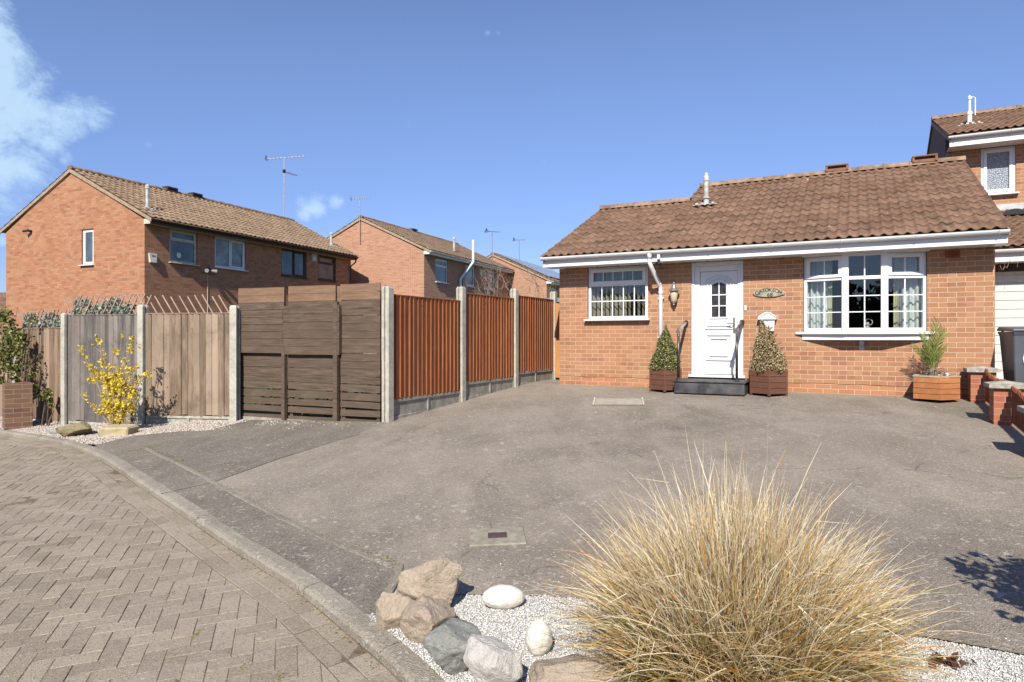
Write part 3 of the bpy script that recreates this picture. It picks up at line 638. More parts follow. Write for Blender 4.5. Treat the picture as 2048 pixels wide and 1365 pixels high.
def casement(parent, x0, x1, z0, z1, y, fm=None, pm=None, lights=None, sill=True, fw=.055, depth=.06, sillm=None, label=None, sash=.04, bars=()):
    """window in a front wall (outside is -y). lights: list of (x0,x1,z0,z1,opens) as fractions"""
    fm = fm or K['pvc']; pm = pm or K['pane']; lights = lights or [(0, 1, 0, 1, 0)]
    mb = MB(); a, b, c, d = x0, x1, z0, z1
    mb.box(a, b, y, y + depth, c, c + fw).box(a, b, y, y + depth, d - fw, d).box(a, a + fw, y, y + depth, c + fw, d - fw).box(b - fw, b, y, y + depth, c + fw, d - fw)
    W, H_ = b - a, d - c; xs = sorted(set(v for l in lights for v in l[:2]) - {0, 1}); 
    win = mb
    panes = []
    for l in lights:
        p, q, r, s = a + W * l[0], a + W * l[1], c + H_ * l[2], c + H_ * l[3]
        i0 = fw if l[0] == 0 else fw * .4; i1 = fw if l[1] == 1 else fw * .4; j0 = fw if l[2] == 0 else fw * .4; j1 = fw if l[3] == 1 else fw * .4
        if l[0] > 0: mb.box(p - fw * .4, p, y + .001, y + depth, r + j0, s - j1)
        if l[1] < 1: mb.box(q, q + fw * .4, y + .001, y + depth, r + j0, s - j1)
        if l[2] > 0: mb.box(p + i0, q - i1, y + .002, y + depth - .001, r, r + fw * .4)
        if l[3] < 1: mb.box(p + i0, q - i1, y + .002, y + depth - .001, s - fw * .4, s)
        P, Q, R_, S = p + i0, q - i1, r + j0, s - j1
        if l[4]:
            t = sash; mb.box(P - .012, Q + .012, y - .018, y + .03, R_ - .012, R_ + t).box(P - .012, Q + .012, y - .018, y + .03, S - t, S + .012).box(P - .012, P + t, y - .018, y + .03, R_ + t, S - t).box(Q - t, Q + .012, y - .018, y + .03, R_ + t, S - t)
            P += t; Q -= t; R_ += t; S -= t
        panes.append((P, Q, R_, S, l[5] if len(l) > 5 else 0, l[6] if len(l) > 6 else 0))
    wn = mb.build('window', fm, parent, .004)
    if label: wn['label'] = label
    for (P, Q, R_, S, nv, nh) in panes:
        pa = MB().box(P - .004, Q + .004, y + .028, y + .04, R_ - .004, S + .004).build('pane', pm, wn)
        if nv or nh:
            bb = MB(); t = .009
            for i in range(nv): xx = P + (Q - P) * (i + 1) / (nv + 1); bb.box(xx - t, xx + t, y + .016, y + .029, R_, S)
            for i in range(nh): zz_ = R_ + (S - R_) * (i + 1) / (nh + 1); bb.box(P, Q, y + .017, y + .0285, zz_ - t, zz_ + t)
            bb.build('glazing_bar', fm, wn) if nv and nh else bb.each('glazing_bar', fm, wn)
    if sill:
        sb = MB(); sb.box(x0 - .05, x1 + .05, y - .14, y - .002, z0 - .035, z0 - .003); sb.build('sill', sillm or fm, wn, .006)
    return wn
def cutmb(s, i, j):
    a = s.ch[i]; b = s.ch[j] if j < len(s.ch) else (len(s.v), len(s.f)); q = MB(); q.v = s.v[a[0]:b[0]]; q.f = [tuple(k - a[0] for k in f) for f in s.f[a[1]:b[1]]]; return q

# ---------------- the bungalow
ZB = .6
B = thing('bungalow', 'orange brick bungalow with white front door, bow window and brown pantiled roof', 'bungalow', (L0.x, L0.y, ZB), -TH)
LW = 6.876
wl = MB(); OPS = [(.575, 1.739, 1.235, 2.215), (2.51, 3.385, -.05, 2.215), (4.32, 6.036, .97, 2.215)]
cells_wall(wl, 0, LW, -.25, 2.215, 0, .27, OPS)
gable(wl, 0, .27, [(.27, -.25), (5.7, -.25), (5.7, 2.5), (2.8, 3.75), (.27, 2.5)])
gable(wl, 1.9, 2.1, [(5.7, -.25), (8.4, -.25), (8.4, 2.3), (4.0, 4.2), (2.8, 3.7), (5.7, 2.4)])
wl.box(.27, 2.1, 5.5, 5.7, -.25, 2.4); wl.box(2.1, LW, 8.2, 8.4, -.25, 2.4)
gable(wl, LW - .2, LW, [(.27, -.25), (8.2, -.25), (8.2, 2.3), (4.0, 4.2), (.27, 2.45)])
wl.build('wall', K['brick'], B)
rf = tiles('roof', K['tile'], B, 1.84, 6.97, -.5, 2.412, 4.0, 4.41, seed=3)
tiles('roof', K['tile'], B, -.17, 1.84, -.5, 2.407, 2.8, 3.86, seed=4)
tiles('roof', K['tile'], B, 1.84, 6.97, 8.6, 2.43, 4.0, 4.41, samp=4, seed=5)
tiles('roof', K['tile'], B, -.17, 1.84, 6.1, 2.42, 2.8, 3.86, samp=4, seed=6)
ridge_run('ridge_tiles', B, 1.86, 6.98, 4.0, 4.44); ridge_run('ridge_tiles', B, -.15, 1.88, 2.8, 3.89, seed=2)
vg = MB()
for (xx, ya, za, yb, zb) in ((-.14, -.46, 2.39, 2.8, 3.82), (-.14, 6.0, 2.4, 2.8, 3.82), (1.86, 2.9, 3.88, 4.0, 4.37), (6.93, -.46, 2.39, 4.0, 4.37)):
    Mx = Matrix.Translation((0, 0, 0)); n_ = Vector((0, -(zb - za), yb - ya)).normalized() * .05
    if n_.z < 0: n_ = -n_
    p = [(xx, ya, za), (xx, yb, zb), (xx, yb, zb - .07), (xx, ya, za - .07)]; vg.add(p + [(a + .05, b, c) for a, b, c in p], [(0, 1, 2, 3), (7, 6, 5, 4), (0, 4, 5, 1), (1, 5, 6, 2), (2, 6, 7, 3), (3, 7, 4, 0)])
vg.each('verge', K['mortarb'], B)
# ridge vents
for xx in (4.72, 6.31):
    mb = MB(); y, z, h = 4.0, 4.47, .085; wd = .22
    mb.box(xx - wd, xx + wd, y - .15, y + .15, z + h - .02, z + h + .012); mb.box(xx - wd, xx + wd, y - .13, y + .13, z - .05, z + .015)
    mb.box(xx - wd, xx - wd + .045, y - .145, y + .145, z - .04, z + h - .02).box(xx + wd - .045, xx + wd, y - .145, y + .145, z - .04, z + h - .02); mb.box(xx - wd + .05, xx + wd - .05, y - .05, y + .05, z, z + h - .02)
    mb.build('ridge_vent', plain('vent_clay', (.24, .125, .08), .85) if xx < 5 else bpy.data.materials['vent_clay'], B, .006)
# fascia, soffit, gutter
fs = MB(); fs.box(-.16, 6.96, -.42, -.40, 2.215, 2.385); fs.build('fascia', K['pvc'], B)
so = MB()
for i in range(3): so.box(-.14, 6.94, -.398 + i * .134, -.398 + i * .134 + .13, 2.218, 2.227)
so.box(-.14, -.13, -.40, 0.0, 2.215, 2.43); so.box(6.93, 6.955, -.40, .0, 2.215, 2.40)
so.build('soffit', K['pvc'], B)
vt = MB()
for i in range(17): vt.lathe([(.02, 0), (.024, .004), (.02, .006)], 8, (.4 + i * .4, -.06, 2.211))
vt.each('soffit_vent', K['gboard'], B)
gutter('gutter', B, -.17, 6.97, -.475, 2.392)
dp = MB(); dp.tube([(1.9, -.475, 2.34), (1.9, -.475, 2.20), (1.93, -.44, 2.10), (1.975, -.09, 1.84), (1.985, -.055, 1.74), (1.985, -.055, .02)], .038, 12)
dp.lathe([(.04, 0), (.04, .06)], 12, (1.9, -.475, 2.25)); dp.lathe([(.039, 0), (.039, .06)], 12, (1.985, -.055, 1.66)); dp.lathe([(.04, 0), (.042, .12)], 12, (1.9, -.475, 2.26))
dd = dp.build('downpipe', K['pvcg'], B, smooth=True)
cl = MB(); 
for zz_ in (1.6, .9, .3): cl.box(1.935, 2.035, -.06, -.0, zz_ - .012, zz_ + .012)
cl.each('pipe_clip', K['pvcg'], dd)
# left window
casement(B, .585, 1.729, 1.24, 2.212, .03, lights=[(0, 1, 0, .655, 0, 4, 1), (0, 1, .655, 1, 1, 4, 0)], pm=K['glass'], fw=.05, sash=.05)
# front door
fr = MB(); fr.box(2.51, 2.565, .02, .10, .25, 2.213).box(3.33, 3.385, .02, .10, .25, 2.213).box(2.565, 3.33, .02, .1, 2.14, 2.213)
fr.box(2.565, 2.655, .035, .10, .25, 2.14).box(3.285, 3.33, .035, .1, .25, 2.14).box(2.655, 3.285, .035, .1, 2.045, 2.14)
fr.box(2.47, 3.42, -.06, .1, .205, .25); DF = fr.build('door_frame', K['pvc'], B, .006)
dm = MB(); A_, B2, Zb, Zt = 2.66, 3.28, .262, 2.04
X0, X1, Y0, Y1 = 2.835, 3.115, 1.24, 1.86
cells_wall(dm, A_, B2, Zb, Zt, .055, .095, [(X0, X1, Y0, Y1 + .06)])
DR = dm.build('door', K['pvc'], B)
def rim(mb, x0, x1, z0, z1, t, y, d): mb.box(x0 - t, x1 + t, y - d, y, z0 - t, z0).box(x0 - t, x1 + t, y - d, y, z1, z1 + t).box(x0 - t, x0, y - d, y, z0, z1).box(x1, x1 + t, y - d, y, z0, z1)
mo = MB(); rim(mo, 2.78, 3.17, .52, .93, .022, .055, .024); rim(mo, 2.84, 3.11, .585, .865, .016, .055, .024)
def archbar(mb, x0, x1, z0, zs, rise, t, y, d):     # frame with a segmental head
    mb.box(x0 - t, x0, y - d, y, z0, zs).box(x1, x1 + t, y - d, y, z0, zs).box(x0 - t, x1 + t, y - d, y, z0 - t, z0)
    k = 12; c = (x0 + x1) / 2; h = (x1 - x0) / 2 + t
    for i in range(k):
        a, b = -1 + 2 * i / k, -1 + 2 * (i + 1) / k; za, zb2 = zs + rise * (1 - a * a), zs + rise * (1 - b * b)
        xa, xb = c + a * h, c + b * h
        v = [(xa, y - d, za), (xb, y - d, zb2), (xb, y - d, zb2 + t), (xa, y - d, za + t)]; mb.add(v + [(p, y, q) for p, _, q in v], [(0, 1, 2, 3), (0, 4, 5, 1), (3, 2, 6, 7), (0, 3, 7, 4), (1, 5, 6, 2)])
archbar(mo, 2.855, 3.095, 1.25, 1.80, .05, .03, .055, .016); archbar(mo, 2.79, 3.16, 1.10, 1.83, .075, .012, .055, .022); archbar(mo, 2.745, 3.205, 1.05, 1.86, .10, .01, .055, .018)
# infill between arched head and opening
k = 10
for i in range(k):
    a, b = -1 + 2 * i / k, -1 + 2 * (i + 1) / k; c_, h_ = 2.975, .12; mo.add([(c_ + a * h_, .054, 1.80 + .05 * (1 - a * a)), (c_ + b * h_, .054, 1.80 + .05 * (1 - b * b)), (c_ + b * h_, .054, 1.925), (c_ + a * h_, .054, 1.925)], [(0, 1, 2, 3)])
mo.box(X0, X0 + .02, .05, .056, Y0, Y1 + .06).box(X1 - .02, X1, .05, .056, Y0, Y1 + .06).box(X0, X1, .05, .056, Y0, Y0 + .012)
mo.build('moulding', K['pvc'], DR, .003)
MB().box(X0, X1, .07, .08, Y0, Y1 + .06).build('pane', plain('door_pane', (.045, .045, .05), .12, .4, 6, .05, 30, .5), DR)
gb = MB(); gb.box(2.966, 2.984, .052, .07, 1.25, 1.86); gb.box(2.855, 3.095, .0525, .07, 1.435, 1.453).box(2.855, 3.095, .0525, .07, 1.625, 1.643); gb.each('glazing_bar', K['pvc'], DR)
hd = MB(); hd.box(3.215, 3.24, .03, .056, .98, 1.24); hd.lathe([(.018, 0), (.018, .012)], 10, (3.2275, .04, 1.13)); hd.tube([(3.2275, .03, 1.135), (3.2275, -.01, 1.135), (3.2, -.02, 1.135), (3.12, -.015, 1.14)], .009, 8)
hd.build('handle', K['brass'], DR, .003)
# bow window: three lights
BP = [(4.325, .03), (4.93, -.15), (5.47, -.15), (6.03, .03)]
def bow_light(p, q, lights, nm):
    a, b = Vector(p), Vector(q); l = (b - a).length; ang = math.atan2(b.y - a.y, b.x - a.x)
    e = bpy.data.objects.new('bow_window', None)
    mbs = MB(); z0, z1 = .985, 2.21; fw = .045
    Mx = Matrix.Translation((a.x, a.y, 0)) @ Matrix.Rotation(ang, 4, 'Z')
    mbs.box(0, l, 0, .065, z0, z0 + .06, Mx).box(0, l, 0, .065, z1 - .04, z1, Mx).box(0, .045, 0, .065, z0 + .06, z1 - .04, Mx).box(l - .045, l, 0, .065, z0 + .06, z1 - .04, Mx)
    zt = 1.80; mbs.box(.045, l - .045, .001, .064, zt, zt + .055, Mx)
    P = [(.045, l - .045, z0 + .06, zt)]
    if lights: 
        t = .055; P.append((.045 + t, l - .045 - t, zt + .055 + .04, z1 - .04 - .05)); u_ = P[1]
        mbs.box(.035, l - .035, -.018, .03, zt + .045, u_[2], Mx).box(.035, l - .035, -.018, .03, u_[3], z1 - .03, Mx).box(.035, u_[0], -.018, .03, u_[2], u_[3], Mx).box(u_[1], l - .035, -.018, .03, u_[2], u_[3], Mx)
    else: P.append((.045, l - .045, zt + .055, z1 - .04))
    wn = mbs.build('window', K['pvc'], B, .004)
    for i, (x0, x1, c, d) in enumerate(P):
        MB().box(x0 - .003, x1 + .003, .03, .04, c - .003, d + .003, Mx).build('pane', K['glass'], wn)
        bb = MB(); m_ = (x0 + x1) / 2; bb.box(m_ - .009, m_ + .009, .016, .03, c, d, Mx)
        if i == 0:
            for k_ in (1, 2): zz_ = c + (d - c) * k_ / 3; bb.box(x0, x1, .0165, .0295, zz_ - .008, zz_ + .008, Mx)
        bb.build('glazing_bar', K['pvc'], wn)
    return wn
bow_light(BP[0], BP[1], True, 'l'); bow_light(BP[1], BP[2], False, 'c'); bow_light(BP[2], BP[3], True, 'r')
mu = MB()
for p in BP[1:3]: mu.box(p[0] - .05, p[0] + .05, p[1] - .014, p[1] + .06, .985, 2.21)
mu.build('mullion', K['pvc'], B, .008)
def bowpoly(e, x0, x1, back): return [(x0, back), (x0, .0 - e * .3), (4.93 - e * .2, -.15 - e), (5.47 + e * .2, -.15 - e), (x1, -.0 - e * .3), (x1, back)]
s1 = MB().prism(bowpoly(.10, 4.2, 6.15, .0)[::1], .945, .985); s1.build('window_sill', K['pvc'], B, .006)
s2 = MB().prism(bowpoly(.04, 4.30, 6.06, .0), .855, .945); s2.build('sill_apron', K['pvc'], B, .004)
sb = MB(); sb.box(5.13, 5.19, -.09, -.0, .78, .857).box(5.12, 5.20, -.012, -.0, .70, .857); sb.build('sill_bracket', K['chrome'], B, .004)
hd2 = MB(); gable(hd2, 4.3, 6.06, [(-.19, 2.2), (-.001, 2.2), (-.001, 2.216), (-.19, 2.216)]); hd2.build('window_head', K['pvc'], B)
ab = MB(); ab.box(6.262, 6.45, -.012, .0, 2.08, 2.19)
for i in range(12): ab.box(6.272 + i * .0146, 6.28 + i * .0146, -.02, -.012, 2.092, 2.178)
ab.build('air_brick', plain('terracotta', (.36, .10, .06), .85), B)
# damp proof course joint, uneven
dj = MB()
for i in range(110):
    a = i / 110 * LW; b = (i + 1) / 110 * LW
    if 2.4 < (a + b) / 2 < 3.5: continue
    z = .150 + .012 * mnoise.noise((a * 2.5, 0, 0)) + (-.02 * max(0, a - 5.2)); zz2 = .150 + .012 * mnoise.noise((b * 2.5, 0, 0)) + (-.02 * max(0, b - 5.2))
    t = .006 + .003 * mnoise.noise((a * 9, 3, 0)); dj.add([(a, -.003, z), (b, -.003, zz2), (b, -.003, zz2 + t), (a, -.003, z + t), (a, .001, z), (b, .001, zz2), (b, .001, zz2 + t), (a, .001, z + t)], [(0, 1, 2, 3), (3, 2, 6, 7), (0, 4, 5, 1)])
k_ = next(i for i, c_ in enumerate(dj.ch) if dj.v[c_[0]][0] > 3); dj.each('damp_course', K['black'], B, per=k_) if k_ * 2 >= len(dj.ch) else [q_.build('damp_course', K['black'], B) for q_ in (cutmb(dj, 0, k_), cutmb(dj, k_, len(dj.ch)))]
# rooms behind the glass
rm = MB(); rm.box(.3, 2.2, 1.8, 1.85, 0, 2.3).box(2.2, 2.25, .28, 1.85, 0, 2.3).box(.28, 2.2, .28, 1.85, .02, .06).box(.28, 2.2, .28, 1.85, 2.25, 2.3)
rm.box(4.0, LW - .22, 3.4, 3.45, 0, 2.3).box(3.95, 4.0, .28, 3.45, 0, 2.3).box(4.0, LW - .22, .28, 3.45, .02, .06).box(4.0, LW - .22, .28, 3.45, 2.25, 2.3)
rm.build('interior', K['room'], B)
fl = MB(); fl.lathe([(.055, -.25), (.055, .06), (.075, .06), (.075, .09), (.048, .10), (.046, .42), (.058, .42), (.058, .50), (.04, .53), (.035, .585), (.0, .6)], 14, (2.34, 2.2, 3.70))
F1 = fl.build('flue_pipe', plain('weathered_flue', (.52, .51, .48), .7, .2, 8, .1, dirt=(.33, .32, .28)), B, smooth=False)
fp = MB(); 
for i in range(9): fp.box(2.34 - .24 + i * .054, 2.34 - .24 + i * .054 + .05, 2.03, 2.16, 3.60 + .012 * (i % 2), 3.615 + .035 * (i % 2))
fp.build('flashing', K['lead'], F1)

def hthing(name, label, cat, s, n, z, group=None, rot=0): x, y = hw(s, n); return thing(name, label, cat, (x, y, z), -TH + rot, group)
# curtains and blinds
def wavy(x0, x1, y0, amp, n, z0, z1, th_=.01):
    mb = MB(); k = 60; f = []; 
    for i in range(k + 1):
        t = i / k; x = x0 + (x1 - x0) * t; f.append((x, y0 + amp * sin(t * n * 2 * pi) + amp * .3 * sin(t * 17)))
    b = [(x, y + th_) for x, y in f]; return mb.prism(f + b[::-1], z0, z1)
for (a, b, lx0, lx1, lab) in ((4.36, 4.68, 4.68, 4.74, 'pale grey curtain gathered at the left side of the bow window'), (5.66, 5.99, 5.60, 5.66, 'pale grey curtain gathered at the right side of the bow window')):
    t = hthing('curtain', lab, 'curtain', (a + b) / 2, .16, ZB + .98); cx = (a + b) / 2
    wavy(a - cx, b - cx, 0, .034, 3.5, 0, 1.24).build('cloth', K['curtain'], t); wavy(lx0 - cx, lx1 - cx, -.015, .012, .7, 0, 1.24).build('lining', K['lining'], t)
t = hthing('vertical_blind', 'beige vertical blind with turned slats behind the left window', 'blind', 1.16, .2, ZB + 1.25)
bxo('head_rail', K['pvc'], t, -.56, .56, -.03, .03, .93, .96)
for i in range(13):
    xx = -.52 + i * .087; M_ = Matrix.Translation((xx, 0, 0)) @ Matrix.Rotation(R(60 if i < 8 else 76), 4, 'Z'); MB().box(-.042, .042, -.001, .001, .02, .93, M_).build('slat', K['blind'], t)
t = hthing('glass_ornament', 'small clear swirled glass ornament on the sill of the bow window', 'ornament', 5.24, .0, ZB + 1.047)
orn = MB(); orn.lathe([(.035, 0), (.04, .01), (.015, .03), (.03, .06), (.02, .09)], 12)
for i in range(3): orn.tube([(.02 + .05 * cos(q * .4 + i), .02 * sin(q * .5), .09 + .05 * sin(q * .4 + i)) for q in range(16)], .006, 6)
orn.build('body', plain('frosted_glass', (.5, .5, .5), .1, .1, 5, 0, 5, .6), t)
# wall lantern
t = hthing('wall_lantern', 'cream glass carriage lamp on the brick wall left of the door', 'wall lamp', 2.235, -.11, 2.22)
MB().lathe([(.03, -.11), (.05, -.08), (.065, .02), (.07, .09)], 12).build('lamp_glass', plain('cream_lamp_glass', (.55, .47, .33), .3, .1), t, smooth=True)
MB().lathe([(.10, .09), (.085, .105), (.05, .15), (.03, .19), (.012, .22), (.015, .235), (0, .26)], 12).build('lamp_cap', K['chrome'], t)
MB().lathe([(.0, -.16), (.02, -.15), (.012, -.13), (.035, -.11), (.03, -.10)], 10).build('finial', K['chrome'], t)
mb = MB(); mb.prism([(-.035, -.10), (0, -.17), (.035, -.10), (.045, 0), (.035, .10), (0, .16), (-.035, .10), (-.045, 0)], -.10, -.111 + .02, Matrix.Rotation(R(90), 4, 'X') @ Matrix.Scale(1, 4)) if False else None
mb.add([(-.03, .11, -.12), (0, .11, -.2), (.03, .11, -.12), (.04, .11, 0), (.03, .11, .1), (0, .11, .16), (-.03, .11, .1), (-.04, .11, 0)] + [(a * .8, .09, b * .9) for a, b in ((-.03, -.12), (0, -.2), (.03, -.12), (.04, 0), (.03, .1), (0, .16), (-.03, .1), (-.04, 0))], [tuple(range(8)), tuple(range(8, 16))[::-1]] + [(i, (i + 1) % 8, 8 + (i + 1) % 8, 8 + i) for i in range(8)])
mb.tube([(0, .1, -.08), (0, .05, -.14), (0, 0, -.13)], .01, 6); mb.build('back_plate', K['steel'], t)
# name sign
t = hthing('house_sign', 'oval stone house name sign reading GATOKEOH and 68', 'house sign', 3.79, -.004, 2.24)
n = 28; prof = [(.25 * cos(2 * pi * i / n) * (1 + .02 * sin(2 * i)), (.085 if sin(2 * pi * i / n) > 0 else .062) * sin(2 * pi * i / n) * (1 + .03 * cos(3 * i)) - .012) for i in range(n)]
mb = MB(); vs = []
for sc_, y in ((1, .0), (1, -.014), (.93, -.024), (.0, -.026)):
    vs += [(x * sc_, y, z * sc_) for x, z in prof]
fsx = [(k_ * n + i, k_ * n + (i + 1) % n, (k_ + 1) * n + (i + 1) % n, (k_ + 1) * n + i)[::-1] for k_ in range(3) for i in range(n)]
mb.add(vs, fsx).build('plaque', plain('buff_stone', (.36, .34, .25), .9, .25, 12, .6, dirt=(.2, .18, .12)), t)
def text_mesh(txt, size, name, m, parent, place, ext=.003):
    cu = bpy.data.curves.new('lettering', 'FONT'); cu.body = txt; cu.size = size; cu.extrude = ext; cu.align_x = 'CENTER'; cu.align_y = 'CENTER'; cu.resolution_u = 3
    ob_ = bpy.data.objects.new('tmp', cu); C.objects.link(ob_); dg = bpy.context.evaluated_depsgraph_get(); me = bpy.data.meshes.new_from_object(ob_.evaluated_get(dg))
    bpy.data.objects.remove(ob_); me.transform(place); me.materials.clear(); me.materials.append(m)
    o = bpy.data.objects.new(name, me); C.objects.link(o); o.parent = parent; return o
RX = Matrix.Rotation(R(90), 4, 'X'); LETM = plain('carved_dark_lettering', (.035, .035, .03), .8)
for i, ch in enumerate('GATOKEOH'):
    q = (i - 3.5) / 3.5; text_mesh(ch, .105 if i == 0 else .084, 'letter', LETM, t, Matrix.Translation((q * .178, -.027, .048 - q * q * .046 - (.006 if i == 0 else 0))) @ Matrix.Rotation(q * .42, 4, 'Y') @ RX)
text_mesh('68', .092, 'number', LETM, t, Matrix.Translation((.02, -.027, -.034)) @ RX)
# post box
t = hthing('post_box', 'white metal letter box with curved crested lid on the brick wall', 'letter box', 3.775, -.002, 1.60)
pb = MB(); pb.add([(-.118, -.09, .2), (.118, -.09, .2), (.10, -.08, 0), (-.10, -.08, 0), (-.118, 0, .2), (.118, 0, .2), (.10, 0, 0), (-.10, 0, 0)], [(3, 2, 1, 0), (4, 5, 6, 7), (0, 4, 7, 3), (1, 2, 6, 5), (2, 3, 7, 6), (0, 1, 5, 4)]); pb.build('box_body', plain('white_enamel', (.74, .73, .7), .35, .04), t, .005)
ld = MB(); k = 14; f_ = []
for i in range(k + 1): q = -1 + 2 * i / k; f_.append((q * .145, .235 + .085 * (1 - abs(q) ** 1.6)))
lo = [(x, .197 - (.004 if i % 2 else 0)) for i, (x, z) in enumerate(f_)]
po = f_ + lo[::-1]; nn_ = len(po); ld.add([(x, -.115, z) for x, z in po] + [(x, 0, z) for x, z in po], [tuple(range(nn_)), tuple(range(nn_, 2 * nn_))[::-1]] + [(i, nn_ + i, nn_ + (i + 1) % nn_, (i + 1) % nn_) for i in range(nn_)])
ld.build('lid', bpy.data.materials['white_enamel'], t); 
li = MB()
for i in range(k): x = -.13 + i * .02; li.box(x + .001, x + .011, -.118, -.115, .2 + .085 * (1 - abs(x / .145) ** 1.6), .215 + .085 * (1 - abs(x / .145) ** 1.6))
li.build('lid_trim', K['steel'], t); bxo('posting_slot', K['gboard'], t, -.085, .085, -.093, -.088, .196, .2); bxo('lock', K['chrome'], t, -.008, .008, -.095, -.086, .165, .18)
em = MB(); em.tube([(-.05 + .012 * i, -.0865, .06 + .012 * sin(i * 1.3)) for i in range(8)], .004, 5); em.tube([(-.045, -.0865, .09), (-.05, -.0865, .05)], .004, 5); em.build('emblem', K['gboard'], t)
t = hthing('doorbell', 'small white doorbell push on the brick beside the door frame', 'doorbell', 3.42, -.001, 1.95)
bxo('bell_case', K['pvc'], t, -.018, .018, -.02, 0, 0, .09, bevel=.006); MB().lathe([(.008, 0), (.008, .004)], 8).build('push_button', K['gboard'], t).location = (0, -.022, .045)
# camera under the gutter
t = hthing('security_camera', 'small black and white security camera hanging under the gutter beside the downpipe', 'security camera', 2.06, -.44, 2.81)
bxo('mount', K['pvc'], t, -.025, .025, -.05, .0, .03, .13, bevel=.006); MB().tube([(0, -.03, .03), (0, -.03, -.01)], .015, 8).build('arm', K['black'], t); MB().tube([(.015, -.0, -.035), (-.015, -.09, -.05)], [.03, .034], 12).build('camera_head', K['black'], t)
# front step and handrails
t = hthing('doorstep', 'dark slate topped step in front of the white front door', 'step', 2.95, -.42, .572)
bxo('riser_block', K['step'], t, -.56, .56, -.33, .36, 0, .185, bevel=.01); bxo('tread', K['step'], t, -.575, .575, -.35, .36, .188, .212, bevel=.006)
for s_, lab in ((2.43, 'black metal handrail on the left of the doorstep'), (3.37, 'black metal handrail on the right of the doorstep')):
    t = hthing('handrail', lab, 'handrail', s_, -.60, .784, 'handrails beside the front door')
    MB().tube([(0, 0, 0), (0, 0, .80)], .021, 12).build('post', K['steel'], t, smooth=True); MB().lathe([(.05, 0), (.05, .01), (.03, .02), (.028, .05)], 12).build('base_flange', K['steel'], t)
    r_ = MB(); r_.tube([(0, -.03, .815), (0, .0, .83), (0, .50, .96), (0, .545, .97)], [.024, .027, .027, .025], 12); r_.build('rail', K['chrome'] if s_ < 3 else K['steel'], t, smooth=True)
    MB().tube([(0, -.035, .805), (0, .03, .84)], .038, 12).build('joint', K['chrome'], t); MB().tube([(0, .53, .965), (0, .58, .978)], .04, 12).build('wall_bracket', K['steel'], t)
# ================= NEIGHBOURING HOUSES
NH = thing('neighbour_house', 'tall orange brick house with white garage door beside the bungalow on the right', 'house', (*hw(6.9, 0), ZB), -TH)
nw = MB(); cells_wall(nw, .0, 6.2, 3.2, 5.07, 6.0, 6.25, [(.63, 1.26, 4.03, 5.07)])
nw.box(.0, 6.2, 11.8, 12, -.2, 5.07).box(6.0, 6.2, 6.25, 11.8, -.2, 5.07); nw.box(2.9, 3.3, 2.3, 2.55, -.2, 2.2).box(3.3, 6.2, 2.3, 2.55, -.2, 2.2).box(6.0, 6.2, 2.55, 6.0, -.2, 3.2)
nw.build('wall', K['brick'], NH)
sw = MB(); gable(sw, .0, .2, [(6.251, 2.0), (11.8, 2.0), (11.8, 5.3), (9.0, 6.6), (6.251, 5.5)]); sw.build('side_cladding', plain('dark_hung_cladding', (.20, .115, .085), .85, .1), NH)
tiles('roof', K['tile'], NH, -.03, 6.3, 5.45, 5.33, 9.0, 6.68, seed=7); tiles('roof', K['tile'], NH, -.03, 6.3, 12.5, 5.33, 9.0, 6.68, samp=4, seed=8)
tiles('garage_roof', K['tile'], NH, .07, 6.2, 1.8, 2.42, 5.97, 3.66, seed=9)
ridge_run('ridge_tiles', NH, -.03, 6.3, 9.0, 6.71)
v2 = MB(); p = [(-.04, 5.47, 5.29), (-.04, 9.0, 6.63), (-.04, 12.5, 5.29), (-.04, 12.5, 5.2), (-.04, 9.0, 6.54), (-.04, 5.47, 5.2)]; v2.add(p + [(.02, b, c) for a, b, c in p], [(0, 1, 4, 5), (1, 2, 3, 4), (11, 10, 7, 6), (10, 9, 8, 7), (0, 6, 7, 1), (1, 7, 8, 2), (5, 4, 10, 11), (4, 3, 9, 10)]); v2.each('verge', K['mortarb'], NH)
MB().box(.0, 6.2, 5.53, 5.55, 5.07, 5.26).build('fascia', K['pvc'], NH); MB().box(.0, 6.2, 5.551, 6.0, 5.072, 5.085).build('soffit', K['pvc'], NH); gutter('gutter', NH, -.03, 6.2, 5.475, 5.28)
MB().box(.09, 6.2, 1.92, 1.94, 2.17, 2.375).build('fascia', K['pvc'], NH); MB().box(.09, 6.2, 1.941, 2.3, 2.172, 2.185).build('soffit', K['pvc'], NH); gutter('gutter', NH, .07, 6.2, 1.865, 2.37)
MB().box(.07, 6.2, 5.965, 5.997, 3.66, 3.80).build('flashing', K['lead'], NH)
OBS, T = newmat('patterned_obscure_glass'); ob = T.n('TexCoord').outputs['Object']; vo = T.n('TexVoronoi', {'Vector': ob, 'Scale': 38.}); OBS = finish(OBS, T, T.mix(T.step(vo.outputs[0], .1, .6), (.5, .53, .56), (.22, .26, .31)), .25, T.bump(vo.outputs[0], .8, .02), .6)
casement(NH, .635, 1.255, 4.035, 5.065, 6.03, lights=[(0, 1, 0, 1, 1)], pm=OBS, fw=.06, sash=.05)
gd_ = MB(); gd_.box(.2, 2.8, 2.36, 2.40, -.03, 1.97)
for i in range(13): z = .02 + i * .152; gd_.box(.2, 2.8, 2.345, 2.36, z, z + .143)
gd_.build('garage_door', plain('off_white_door_paint', (.66, .65, .6), .5, .03), NH, .003)
gf = MB(); gf.box(.03, .2, 2.30, 2.4, -.03, 2.17); gf.box(2.8, 2.9, 2.3, 2.4, -.03, 2.17); gf.each('garage_frame', K['pvc'], NH); MB().box(.2, 2.8, 2.31, 2.4, 1.975, 2.03).build('door_head', K['cream'], NH); MB().box(.2, 2.8, 2.315, 2.4, 2.03, 2.17).build('lintel_board', K['brownp'], NH)
